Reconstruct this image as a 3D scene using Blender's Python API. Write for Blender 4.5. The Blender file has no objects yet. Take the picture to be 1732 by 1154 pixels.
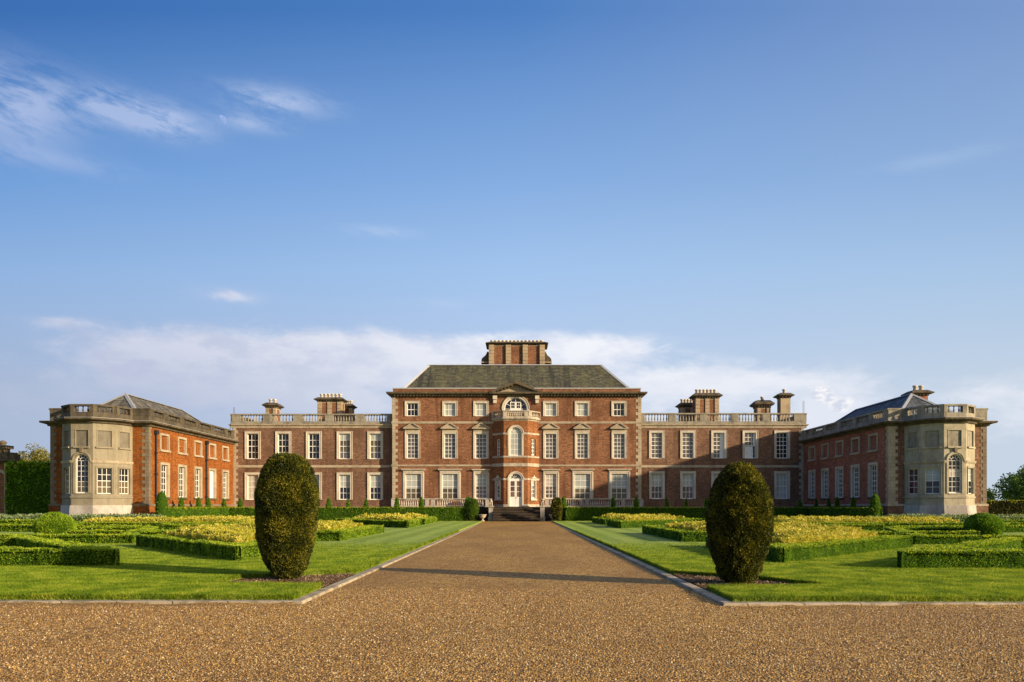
import bpy, math, random
import numpy as np
from mathutils import Vector
random.seed(7); RNG = np.random.default_rng(11)
SC = bpy.context.scene
COL = SC.collection
R = math.radians
# ---------------------------------------------------------------- camera
cam = bpy.data.cameras.new('camera'); camo = bpy.data.objects.new('camera', cam); COL.objects.link(camo)
camo.location = (0, 0, 1.6); camo.rotation_euler = (R(90), 0, 0)
cam.sensor_width = 36; cam.lens = 26.81
cam.shift_x = -0.00635; cam.shift_y = 0.1611
cam.clip_start = 0.1; cam.clip_end = 6000
SC.camera = camo
# ---------------------------------------------------------------- light
SUNV = Vector((1.95, -1.0, 0.595)).normalized()       # towards the sun
EL = math.asin(SUNV.z); AZ = math.atan2(SUNV.x, SUNV.y)
sl = bpy.data.lights.new('sun', 'SUN'); sl.energy = 5.0; sl.angle = R(0.8); sl.color = (1.0, 0.80, 0.54)
so = bpy.data.objects.new('sun', sl); COL.objects.link(so)
so.rotation_euler = (-SUNV).to_track_quat('-Z', 'Y').to_euler(); so.location = (60, -30, 40)
SC.view_settings.view_transform = 'Standard'; SC.view_settings.look = 'None'
SC.view_settings.gamma = 1; SC.view_settings.exposure = 0.72

W = bpy.data.worlds.new('World'); SC.world = W; W.use_nodes = True

class NT:
    """tiny node-tree writer"""
    def __init__(s, tree): s.t = tree; s.n = tree.nodes; s.l = tree.links; s.n.clear()
    def node(s, typ, ins=None, **props):
        n = s.n.new(typ)
        for k, v in props.items(): setattr(n, k, v)
        if ins:
            for k, v in ins.items(): s.set(n.inputs[k], v)
        return n
    def set(s, sock, v):
        if isinstance(v, bpy.types.NodeSocket): s.l.new(v, sock)
        elif isinstance(v, bpy.types.Node): s.l.new(v.outputs[0], sock)
        else: sock.default_value = v
    def m(s, op, a, b=0.0, c=0.0, clamp=False):
        n = s.n.new('ShaderNodeMath'); n.operation = op; n.use_clamp = clamp
        s.set(n.inputs[0], a); s.set(n.inputs[1], b)
        if op in ('MULTIPLY_ADD', 'COMPARE', 'SMOOTH_MIN'): s.set(n.inputs[2], c)
        return n.outputs[0]
    def vm(s, op, a, b=(0, 0, 0)):
        n = s.n.new('ShaderNodeVectorMath'); n.operation = op
        s.set(n.inputs[0], a); s.set(n.inputs[1], b)
        return n.outputs[1] if op in ('DOT_PRODUCT', 'LENGTH') else n.outputs[0]
    def mix(s, f, a, b, blend='MIX'):
        n = s.n.new('ShaderNodeMix'); n.data_type = 'RGBA'; n.blend_type = blend
        s.set(n.inputs[0], f)
        for i, v in ((6, a), (7, b)):
            if isinstance(v, tuple) and len(v) == 3: v = v + (1,)
            s.set(n.inputs[i], v)
        return n.outputs[2]
    def noise(s, vec, scale, detail=4, rough=0.55, dist=0.0, color=False):
        n = s.node('ShaderNodeTexNoise', {'Scale': scale, 'Detail': detail, 'Roughness': rough, 'Distortion': dist})
        if vec is not None: s.set(n.inputs['Vector'], vec)
        return n.outputs[1 if color else 0]
    def ramp(s, f, lo, hi, a=0.0, b=1.0, smooth=True):
        n = s.n.new('ShaderNodeMapRange'); n.interpolation_type = 'SMOOTHSTEP' if smooth else 'LINEAR'
        s.set(n.inputs[0], f); s.set(n.inputs[1], lo); s.set(n.inputs[2], hi); s.set(n.inputs[3], a); s.set(n.inputs[4], b)
        return n.outputs[0]
    def scalev(s, vec, sx, sy, sz):
        return s.vm('MULTIPLY', vec, (sx, sy, sz))

# ---- sky: Nishita plus clouds by direction
w = NT(W.node_tree)
out = w.node('ShaderNodeOutputWorld'); bg = w.node('ShaderNodeBackground'); w.l.new(bg.outputs[0], out.inputs[0])
sky = w.node('ShaderNodeTexSky'); sky.sky_type = 'NISHITA'; sky.sun_disc = False
sky.sun_elevation = EL; sky.sun_rotation = AZ; sky.altitude = 50; sky.air_density = 1.1; sky.dust_density = 0.6; sky.ozone_density = 2.6
STR = 0.13
bg.inputs[1].default_value = STR
tc = w.node('ShaderNodeTexCoord').outputs['Generated']
sx = w.node('ShaderNodeSeparateXYZ', {0: tc})
hyp = w.m('SQRT', w.m('ADD', w.m('MULTIPLY', sx.outputs[0], sx.outputs[0]), w.m('MULTIPLY', sx.outputs[1], sx.outputs[1])))
azn = w.m('ARCTAN2', sx.outputs[0], sx.outputs[1]); eln = w.m('DIVIDE', sx.outputs[2], hyp)
def pxdir(px, py):
    u = (px-877)/1290; v = (856-py)/1290
    return math.atan(u), v/math.sqrt(1+u*u)
def blobs(lst):
    tot = None
    for (px, py, rx, ry, k) in lst:
        a, e = pxdir(px, py); ra = rx/1290/(1+((px-877)/1290)**2); re = ry/1290
        da = w.m('MULTIPLY', w.m('SUBTRACT', azn, a), 1/ra); de = w.m('MULTIPLY', w.m('SUBTRACT', eln, e), 1/re)
        g = w.m('MULTIPLY', w.m('EXPONENT', w.m('MULTIPLY', w.m('ADD', w.m('MULTIPLY', da, da), w.m('MULTIPLY', de, de)), -1.0)), k)
        tot = g if tot is None else w.m('ADD', tot, g)
    return tot
cv = w.node('ShaderNodeCombineXYZ', {0: azn, 1: w.m('MULTIPLY', eln, 2.2), 2: 0.3}).outputs[0]
n_c = w.noise(cv, 9.0, 8, 0.62, 0.35)
cv2 = w.node('ShaderNodeCombineXYZ', {0: w.m('ADD', azn, w.m('MULTIPLY', eln, -.5)), 1: w.m('MULTIPLY', w.m('ADD', eln, w.m('MULTIPLY', azn, .22)), 3.0), 2: 1.3}).outputs[0]
n_f = w.noise(w.vm('ADD', cv2, (3.1, 1.7, 0)), 15.0, 10, 0.66, 0.25)
cirrus = blobs([(15, 175, 110, 55, 1.2), (215, 185, 95, 26, 1.4), (285, 212, 70, 20, .9), (465, 170, 85, 22, 1.0), (425, 208, 55, 14, .8), (90, 270, 140, 14, .45),
                (640, 392, 60, 10, .5), (380, 498, 70, 14, .5), (95, 545, 60, 8, .6), (740, 515, 50, 8, .3), (1580, 270, 120, 12, .2)])
cir = w.m('MULTIPLY', cirrus, w.ramp(w.m('ADD', w.m('MULTIPLY', n_f, .85), w.m('MULTIPLY', n_c, .35)), .42, .70), clamp=True)
band = blobs([(650, 606, 220, 44, 1.25), (400, 612, 190, 46, .95), (980, 598, 140, 30, 1.0), (1180, 648, 210, 30, 1.2), (180, 640, 230, 55, .55), (380, 500, 60, 12, .45), (95, 545, 55, 8, .5),
              (1411, 690, 60, 28, .7), (1690, 700, 120, 60, .4), (1300, 720, 350, 50, .5), (540, 680, 260, 40, .6), (90, 740, 200, 40, .35)])
ban = w.ramp(w.m('ADD', w.m('MULTIPLY', band, 1.05), w.m('ADD', w.m('MULTIPLY', w.m('SUBTRACT', n_c, .5), 2.2), w.m('MULTIPLY', w.m('SUBTRACT', n_f, .5), .8))), .12, 1.0)
ban = w.m('MULTIPLY', ban, w.ramp(band, .04, .38))
puff = w.ramp(w.m('ADD', blobs([(1390, 668, 20, 13, .95), (1422, 684, 26, 15, 1.0), (1392, 655, 14, 7, .4)]), w.m('MULTIPLY', w.m('SUBTRACT', w.noise(cv, 32.0, 6, .5), .5), 1.1)), .34, .85)
leftness = w.ramp(azn, -.55, .15)
shade_ = w.ramp(w.noise(w.vm('ADD', cv, (0, .012, .6)), 16.0, 6, .6), .36, .62)
cloudcol = w.mix(shade_, w.mix(leftness, (.52, .57, .74), (.76, .80, .91)), w.mix(leftness, (.66, .69, .82), (.93, .94, .98)))
cloudcol = w.mix(w.ramp(eln, .10, .22), w.mix(leftness, (.47, .53, .70), (.78, .82, .91)), cloudcol)
def k3(c, k): return tuple(x*k for x in c)
INV = 1.0/STR/ (2**SC.view_settings.exposure)
tint = w.mix(1.0, sky.outputs[0], (1.0, 1.0, 1.0), 'MULTIPLY')
# target-like gradient keeps the Nishita light but pulls its hue towards the deep clear blue of a polarised evening sky
gr = w.ramp(eln, .05, .62, 0, 1, False)
side = w.ramp(azn, -.60, .62, 0, 1, False)
vv = w.m('DIVIDE', eln, w.m('MAXIMUM', w.m('COSINE', azn), .5))
fL = w.ramp(azn, -.60, 0, 0, 1, False); fR = w.ramp(azn, 0, .60, 0, 1, False)
rows = [(.15, (.40, .48, .655), (.52, .63, .83), (.57, .66, .775)), (.31, (.28, .45, .74), (.366, .555, .85), (.40, .565, .79)), (.43, (.165, .345, .695), (.235, .418, .76), (.29, .45, .72)), (.65, (.042, .155, .455), (.075, .215, .545), (.20, .326, .612))]
grad = None
for k_, (v0, cl_, cc_, cr_) in enumerate(rows):
    c_ = w.mix(fR, w.mix(fL, cl_, cc_), cr_)
    grad = c_ if grad is None else w.mix(w.ramp(vv, rows[k_-1][0], v0, 0, 1, False), grad, c_)
sund = w.vm('DOT_PRODUCT', tc, tuple(SUNV))
grad = w.mix(w.ramp(sund, .22, .95), grad, (.92, .82, .66))
def rad(c): return w.mix(1.0, c, (INV, INV, INV), 'MULTIPLY')
base = w.mix(0.98, tint, rad(grad))
col = w.mix(w.m('MULTIPLY', cir, .75, clamp=True), base, rad(w.mix(leftness, (.45, .55, .80), (.62, .74, .93))))
col = w.mix(w.m('MULTIPLY', ban, .93), col, rad(cloudcol))
col = w.mix(w.m('MULTIPLY', puff, .9), col, rad(w.mix(w.ramp(w.noise(w.vm('ADD', cv, (.01, -.015, .2)), 70.0, 5, .6), .38, .60), (.66, .70, .82), (.97, .96, .97))))
w.l.new(col, bg.inputs[0])

# ---------------------------------------------------------------- materials
MAT = {}
def newmat(name):
    m = bpy.data.materials.new(name); m.use_nodes = True; t = NT(m.node_tree)
    o = t.node('ShaderNodeOutputMaterial'); p = t.node('ShaderNodeBsdfPrincipled'); t.l.new(p.outputs[0], o.inputs[0])
    MAT[name] = m; return t, p, o
def bump(t, p, h, strength=.5, dist=.02):
    b = t.node('ShaderNodeBump', {'Strength': strength, 'Distance': dist, 'Height': h}); t.l.new(b.outputs[0], p.inputs['Normal'])
def wallcoord(t):
    g = t.node('ShaderNodeNewGeometry'); pos = g.outputs['Position']
    ns = t.node('ShaderNodeSeparateXYZ', {0: g.outputs['True Normal']}); ps = t.node('ShaderNodeSeparateXYZ', {0: pos})
    u = t.m('SUBTRACT', t.m('MULTIPLY', ps.outputs[1], ns.outputs[0]), t.m('MULTIPLY', ps.outputs[0], ns.outputs[1]))
    return pos, t.node('ShaderNodeCombineXYZ', {0: u, 1: ps.outputs[2], 2: 0.0}).outputs[0], ps.outputs[2]
def brickmat(name, c1, c2, mortar, patch, patchamt=.35):
    t, p, o = newmat(name); pos, uv, z = wallcoord(t)
    b = t.node('ShaderNodeTexBrick', {'Vector': uv, 'Color1': c1+(1,), 'Color2': c2+(1,), 'Mortar': mortar+(1,), 'Scale': 1.0, 'Mortar Size': .008, 'Mortar Smooth': .3, 'Bias': .1, 'Brick Width': .24, 'Row Height': .08})
    fine = t.noise(t.scalev(uv, 1, 2.2, 1), 5.5, 3, .7)
    fine2 = t.noise(t.scalev(uv, 1, 3.0, 1), 1.7, 6, .8)
    c = t.mix(t.ramp(fine, .42, .58), k3(c1, 1.35), k3(c2, .45))
    c = t.mix(.65, b.outputs[0], c)
    c = t.mix(t.ramp(fine2, .47, .58, 0, .7), c, k3(c2, .42))
    c = t.mix(t.ramp(t.noise(t.scalev(uv, 1, 2.5, 1), 3.1, 5, .8), .56, .66, 0, .5), c, k3(mortar, .9))
    big = t.noise(uv, .45, 6, .65)
    c = t.mix(t.ramp(big, .40, .64, 0, .65), c, k3(c2, .52))
    sp = t.noise(t.scalev(uv, 1, 2.5, 1), 1.6, 6, .75)
    c = t.mix(t.ramp(sp, .60, .70, 0, patchamt), c, patch)
    st = t.noise(t.scalev(uv, 1.6, .12, 1), 1.0, 5, .6)
    c = t.mix(t.ramp(st, .50, .66, 0, .6), c, k3(c2, .42))
    t.set(p.inputs['Base Color'], c); p.inputs['Roughness'].default_value = .9; p.inputs['Specular IOR Level'].default_value = .2
    bump(t, p, t.m('ADD', b.outputs[1], fine), .4, .012)
brickmat('brick_main', (.31, .135, .065), (.235, .10, .052), (.36, .26, .17), (.42, .32, .2), .45)
brickmat('brick_orange', (.35, .112, .020), (.28, .083, .017), (.28, .17, .07), (.42, .22, .12), .25)
brickmat('brick_range', (.26, .135, .080), (.20, .105, .065), (.32, .24, .17), (.35, .27, .21), .3)
brickmat('brick_red', (.42, .155, .088), (.34, .13, .078), (.32, .23, .17), (.42, .31, .22), .45)
brickmat('brick_porch', (.34, .13, .045), (.27, .10, .035), (.36, .24, .15), (.42, .3, .2), .3)
def stonemat(name, c, dark, amt=.6, scale=.9, streak=.5, dz=None, lich=.0, rough=.85):
    t, p, o = newmat(name); pos, uv, z = wallcoord(t)
    n1 = t.noise(pos, scale, 7, .68); n2 = t.noise(t.scalev(pos, 3, 3, .35), 1.2, 5, .65); n3 = t.noise(pos, 9, 4, .6)
    cc = t.mix(t.ramp(n1, .42, .66, 0, amt), c, dark)
    cc = t.mix(t.ramp(n2, .50, .72, 0, streak), cc, k3(dark, .6))
    if lich: cc = t.mix(t.ramp(t.noise(pos, 2.3, 6, .7), .55, .66, 0, lich), cc, (.26, .23, .06))
    cc = t.mix(t.ramp(n3, .3, .7, 0, .35), cc, k3(c, .72))
    t.set(p.inputs['Base Color'], cc); p.inputs['Roughness'].default_value = rough; p.inputs['Specular IOR Level'].default_value = .25
    bump(t, p, t.m('ADD', n3, n1), .35, .03)
stonemat('stone', (.44, .36, .255), (.20, .155, .105), .6)
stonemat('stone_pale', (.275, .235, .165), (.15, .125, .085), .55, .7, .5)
stonemat('stone_bay_fill', (.42, .37, .26), (.20, .17, .12), .65, .7, .6)  # bay stone lightened for the right wing: extra fill light put into the colour
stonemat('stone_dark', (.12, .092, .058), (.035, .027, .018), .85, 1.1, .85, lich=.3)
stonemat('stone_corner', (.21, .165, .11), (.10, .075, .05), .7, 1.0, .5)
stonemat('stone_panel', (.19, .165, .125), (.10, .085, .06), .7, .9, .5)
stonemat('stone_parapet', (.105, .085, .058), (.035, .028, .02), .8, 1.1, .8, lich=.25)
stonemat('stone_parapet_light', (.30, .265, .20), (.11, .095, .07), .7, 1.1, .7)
stonemat('stone_balcony', (.48, .41, .31), (.12, .10, .08), .6, 1.4, .6)
stonemat('stone_chimney', (.42, .32, .205), (.14, .11, .075), .6, .9, .5)
stonemat('stone_step', (.022, .017, .012), (.010, .008, .006), .8, 1.6, .6)  # near-black stone: the shade over the steps is put into its colour
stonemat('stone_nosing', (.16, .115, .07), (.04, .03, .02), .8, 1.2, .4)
stonemat('stone_white', (.46, .42, .37), (.22, .19, .155), .8, .45, .6)
stonemat('stone_window', (.58, .51, .41), (.34, .28, .21), .5, .7, .4)
stonemat('lead', (.30, .31, .33), (.18, .19, .21), .5, .6, .4, rough=.6)
stonemat('lead_white', (.46, .46, .46), (.30, .30, .30), .4, .8, .3, rough=.6)
def roofmat(name, c, d, moss):
    t, p, o = newmat(name)
    pos = t.node('ShaderNodeNewGeometry').outputs['Position']
    pos, uv, z = wallcoord(t)
    b = t.node('ShaderNodeTexBrick', {'Vector': uv, 'Color1': c+(1,), 'Color2': d+(1,), 'Mortar': k3(d, .4)+(1,), 'Scale': 1.0, 'Mortar Size': .02, 'Brick Width': .45, 'Row Height': .24, 'Bias': 0.0})
    cc = t.mix(t.ramp(t.noise(t.scalev(uv, 1, .25, 1), 1.6, 6, .7), .40, .70, 0, .75), b.outputs[0], moss)
    cc = t.mix(t.ramp(t.noise(t.scalev(uv, 1, 1.8, 1), 2.0, 5, .8), .46, .60, 0, .75), cc, (c[0]*2.1, c[1]*2.2, c[2]*2.1))
    cc = t.mix(t.ramp(t.noise(t.scalev(uv, 2.5, .2, 1), .8, 4, .6), .48, .62, 0, .75), cc, k3(d, .55))
    t.set(p.inputs['Base Color'], cc); p.inputs['Roughness'].default_value = .8
    bump(t, p, b.outputs[1], .5, .03)
roofmat('slate_moss', (.066, .060, .031), (.034, .032, .019), (.080, .070, .020))
roofmat('slate', (.09, .08, .062), (.058, .052, .045), (.10, .08, .04))
roofmat('slate_blue', (.06, .07, .085), (.035, .04, .05), (.05, .05, .045))
t, p, o = newmat('white_paint')
pos = t.node('ShaderNodeNewGeometry').outputs['Position']
t.set(p.inputs['Base Color'], t.mix(t.ramp(t.noise(pos, 2, 4, .6), .4, .7, 0, .3), (.76, .73, .66), (.58, .54, .47))); p.inputs['Roughness'].default_value = .45
def glassmat(name, c, rough=.06, spec=.8, lace=None):
    t, p, o = newmat(name)
    pos = t.node('ShaderNodeNewGeometry').outputs['Position']
    n = t.noise(pos, .8, 3, .5)
    cc = t.mix(t.ramp(n, .35, .65), c, k3(c, .45) if lace is None else lace)
    t.set(p.inputs['Base Color'], cc); p.inputs['Roughness'].default_value = rough; p.inputs['Specular IOR Level'].default_value = spec
    bump(t, p, t.noise(pos, 2.6, 2, .5), .10, .02)
glassmat('glass', (.020, .020, .024), .05, .45)
glassmat('glass_grey', (.11, .098, .092), .08, .5, (.07, .06, .06))
glassmat('glass_warm', (.16, .10, .06), .08, .7, (.07, .04, .025))
glassmat('blind_pale', (.40, .415, .38), .3, .35, (.31, .325, .30))
glassmat('blind_cream', (.44, .38, .32), .3, .35, (.34, .30, .26))
glassmat('blind_brown', (.12, .095, .055), .2, .4, (.085, .065, .04))
glassmat('curtain_red', (.13, .035, .055), .2, .5)
glassmat('curtain_white', (.72, .74, .74), .3, .5, (.62, .64, .64))
t, p, o = newmat('dark_metal'); p.inputs['Base Color'].default_value = (.02, .02, .022, 1); p.inputs['Roughness'].default_value = .4
t, p, o = newmat('gravel')
pos = t.node('ShaderNodeNewGeometry').outputs['Position']
v = t.node('ShaderNodeTexVoronoi', {'Vector': pos, 'Scale': 30.0, 'Randomness': 1.0}); vs = t.node('ShaderNodeSeparateColor', {0: v.outputs['Color']})
v2 = t.node('ShaderNodeTexVoronoi', {'Vector': pos, 'Scale': 17.0, 'Randomness': 1.0}); vs2 = t.node('ShaderNodeSeparateColor', {0: v2.outputs['Color']})
cr = t.node('ShaderNodeValToRGB'); t.l.new(vs.outputs[0], cr.inputs[0])
E = cr.color_ramp; E.interpolation = 'LINEAR'
E.elements[0].position = 0; E.elements[0].color = (.05, .022, .006, 1); E.elements[1].position = 1; E.elements[1].color = (.85, .62, .32, 1)
for pp, cc in ((.25, (.20, .105, .026)), (.5, (.38, .205, .050)), (.75, (.56, .33, .085)), (.9, (.74, .50, .17))):
    e = E.elements.new(pp); e.color = cc+(1,)
c = t.mix(.30, cr.outputs[0], t.mix(vs2.outputs[1], (.17, .09, .025), (.60, .35, .09)))
big = t.noise(t.scalev(pos, 1.0, .35, 1), .35, 6, .6)
c = t.mix(t.ramp(big, .40, .60, 0, .5), c, (.24, .13, .04))
c = t.mix(t.ramp(t.noise(pos, 2.1, 5, .7), .52, .70, 0, .4), c, (.15, .08, .025))
t.set(p.inputs['Base Color'], c); p.inputs['Roughness'].default_value = .75; p.inputs['Specular IOR Level'].default_value = .2
h = t.m('ADD', t.m('MULTIPLY', v.outputs['Distance'], -1.0), t.m('MULTIPLY', vs2.outputs[0], .5))
bump(t, p, h, 1.0, .035)
t, p, o = newmat('lawn')
pos = t.node('ShaderNodeNewGeometry').outputs['Position']
n1 = t.noise(pos, .35, 6, .6); n2 = t.noise(pos, 9, 6, .75); n3 = t.noise(t.scalev(pos, 1, .5, 1), 2.2, 5, .6)
wv = t.node('ShaderNodeTexWave', {'Vector': t.vm('ADD', pos, (0, .3, 0)), 'Scale': .22, 'Distortion': 1.2, 'Detail': 2.0}, bands_direction='X')
c = t.mix(t.ramp(n2, .3, .72), (.065, .115, .006), (.22, .29, .014))
c = t.mix(t.ramp(n1, .42, .66, 0, .55), c, (.27, .27, .07))
c = t.mix(t.ramp(n3, .55, .75, 0, .35), c, (.07, .15, .012))
c = t.mix(t.ramp(wv.outputs[1], .42, .58, 0, .30), c, (.38, .44, .09))
t.set(p.inputs['Base Color'], c); p.inputs['Roughness'].default_value = .8; p.inputs['Specular IOR Level'].default_value = .2
p.inputs['Sheen Weight'].default_value = .1; p.inputs['Sheen Tint'].default_value = (.5, .8, .2, 1)
bump(t, p, t.m('ADD', n2, t.noise(pos, 45, 3, .8)), .6, .03)
t, p, o = newmat('soil')
pos = t.node('ShaderNodeNewGeometry').outputs['Position']
c = t.mix(t.ramp(t.noise(pos, 14, 6, .75), .44, .60), (.05, .03, .016), (.34, .22, .13))
t.set(p.inputs['Base Color'], c); p.inputs['Roughness'].default_value = .95; p.inputs['Specular IOR Level'].default_value = .1; bump(t, p, t.noise(pos, 18, 5, .7), 1.0, .05)
t, p, o = newmat('kerbstone')
pos = t.node('ShaderNodeNewGeometry').outputs['Position']; ps = t.node('ShaderNodeSeparateXYZ', {0: pos})
uv = t.node('ShaderNodeCombineXYZ', {0: t.m('ADD', ps.outputs[0], ps.outputs[1]), 1: .1, 2: 0.0}).outputs[0]
b = t.node('ShaderNodeTexBrick', {'Vector': uv, 'Color1': (.42, .345, .235, 1), 'Color2': (.30, .24, .16, 1), 'Mortar': (.05, .06, .02, 1), 'Scale': 1.0, 'Mortar Size': .012, 'Brick Width': .95, 'Row Height': 4.0})
c = t.mix(t.ramp(t.noise(pos, 3, 6, .7), .46, .60, 0, .8), b.outputs[0], (.16, .13, .075))
t.set(p.inputs['Base Color'], c); p.inputs['Roughness'].default_value = .9; bump(t, p, t.noise(pos, 12, 5, .7), .5, .03)
def leafmat(name, cols, trans=.35, tcol=None, rough=.5, nscale=1.5):
    t, p, o = newmat(name)
    g = t.node('ShaderNodeNewGeometry'); pos = g.outputs['Position']; rnd = g.outputs['Random Per Island']
    cr = t.node('ShaderNodeValToRGB'); t.l.new(t.m('ADD', t.m('MULTIPLY', rnd, .65), t.ramp(t.noise(pos, nscale, 4, .6), .3, .7, -.1, .4)), cr.inputs[0])
    E = cr.color_ramp; E.elements[0].color = cols[0]+(1,); E.elements[1].color = cols[-1]+(1,)
    for i, cc in enumerate(cols[1:-1]):
        e = E.elements.new((i+1)/(len(cols)-1)); e.color = cc+(1,)
    t.set(p.inputs['Base Color'], cr.outputs[0]); p.inputs['Roughness'].default_value = rough; p.inputs['Specular IOR Level'].default_value = .3
    tr = t.node('ShaderNodeBsdfTranslucent'); t.set(tr.inputs[0], t.mix(1.0, cr.outputs[0], (1.5, 1.4, .6) if tcol is None else tcol, 'MULTIPLY'))
    ms = t.node('ShaderNodeMixShader', {0: trans}); t.l.new(p.outputs[0], ms.inputs[1]); t.l.new(tr.outputs[0], ms.inputs[2]); t.l.new(ms.outputs[0], o.inputs[0])
def bodymat(name, a, b, sc=14):
    t, p, o = newmat(name); pos = t.node('ShaderNodeNewGeometry').outputs['Position']
    n = t.noise(pos, sc, 4, .7)
    t.set(p.inputs['Base Color'], t.mix(t.ramp(n, .35, .65), a, b)); p.inputs['Roughness'].default_value = 1; p.inputs['Specular IOR Level'].default_value = .1
    bump(t, p, n, 1.0, .08)
t, p, o = newmat('pebble')
g = t.node('ShaderNodeNewGeometry'); cr = t.node('ShaderNodeValToRGB'); t.l.new(g.outputs['Random Per Island'], cr.inputs[0]); E = cr.color_ramp
E.elements[0].color = (.07, .032, .010, 1); E.elements[1].color = (.82, .66, .42, 1)
for pp, cc in ((.2, (.20, .10, .028)), (.45, (.40, .21, .050)), (.65, (.60, .36, .09)), (.8, (.32, .20, .12)), (.92, (.66, .46, .20))):
    e = E.elements.new(pp); e.color = cc+(1,)
t.l.new(cr.outputs[0], p.inputs['Base Color']); p.inputs['Roughness'].default_value = .65; p.inputs['Specular IOR Level'].default_value = .3
leafmat('litter', [(.03, .018, .01), (.10, .06, .03), (.20, .13, .07), (.42, .32, .20)], .1)
leafmat('leaf_box', [(.05, .10, .007), (.14, .25, .012), (.30, .43, .02), (.48, .56, .05)], .42)
leafmat('leaf_box_dark', [(.035, .085, .008), (.08, .175, .011), (.15, .28, .016), (.26, .37, .022)], .40)
leafmat('leaf_new', [(.14, .22, .01), (.30, .40, .018), (.46, .50, .03), (.55, .55, .05)], .45)
leafmat('leaf_yew', [(.010, .016, .002), (.028, .040, .004), (.070, .080, .006), (.18, .165, .012), (.40, .32, .025)], .22, None, .6, 2.2)
leafmat('leaf_gold', [(.12, .16, .01), (.40, .40, .03), (.70, .60, .07), (.82, .72, .24)], .35, (1.1, 1.0, .7))
leafmat('leaf_lavender', [(.10, .16, .06), (.20, .26, .12), (.28, .34, .17)], .3)
leafmat('leaf_tree', [(.03, .07, .012), (.08, .14, .016), (.15, .22, .025)], .35)
leafmat('leaf_olive', [(.10, .11, .02), (.20, .19, .04), (.3, .25, .06)], .35)
leafmat('leaf_ivy', [(.04, .11, .008), (.11, .25, .012), (.24, .42, .02)], .35)
leafmat('grass_blade', [(.045, .10, .003), (.13, .215, .006), (.27, .35, .014), (.46, .45, .07)], .4)
bodymat('body_green', (.012, .035, .003), (.05, .10, .006)); bodymat('body_yew', (.002, .003, .001), (.008, .010, .002), 22)
bodymat('body_gold', (.10, .12, .01), (.28, .24, .03)); bodymat('bark', (.04, .03, .02), (.12, .09, .06), 6)
t, p, o = newmat('moon_glow')
em = t.node('ShaderNodeEmission'); t.set(em.inputs[0], t.mix(t.ramp(t.noise(t.node('ShaderNodeNewGeometry').outputs['Position'], .06, 3, .5), .4, .65), (.30, .42, .76), (.36, .50, .86)))
em.inputs[1].default_value = 1.0/2**SC.view_settings.exposure; t.l.new(em.outputs[0], o.inputs[0])

# ---------------------------------------------------------------- mesh helpers
BASE = {}
def tag(o, label=None, cat=None, group=None, kind=None):
    if label: o['label'] = label
    if cat: o['category'] = cat
    if group: o['group'] = group
    if kind: o['kind'] = kind
    return o
def empty(name, loc, label=None, cat=None, group=None):
    e = bpy.data.objects.new(name, None); COL.objects.link(e); e.location = loc; e.empty_display_size = .3
    BASE[e.name] = Vector(loc); return tag(e, label, cat, group)
def link(name, me, mat, parent=None, loc=None):
    """verts are world coordinates; shifted so the object sits at its base (or its parent's)"""
    o = bpy.data.objects.new(name, me); COL.objects.link(o)
    if mat: me.materials.append(MAT[mat])
    if parent is not None: b = BASE[parent.name]; o.parent = parent; 
    else: b = Vector(loc or (0, 0, 0)); o.location = b
    n = len(me.vertices); a = np.empty(n*3, np.float32); me.vertices.foreach_get('co', a); a = a.reshape(-1, 3)-np.array(b, np.float32); me.vertices.foreach_set('co', a.ravel()); me.update()
    BASE[o.name] = b
    return o
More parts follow.
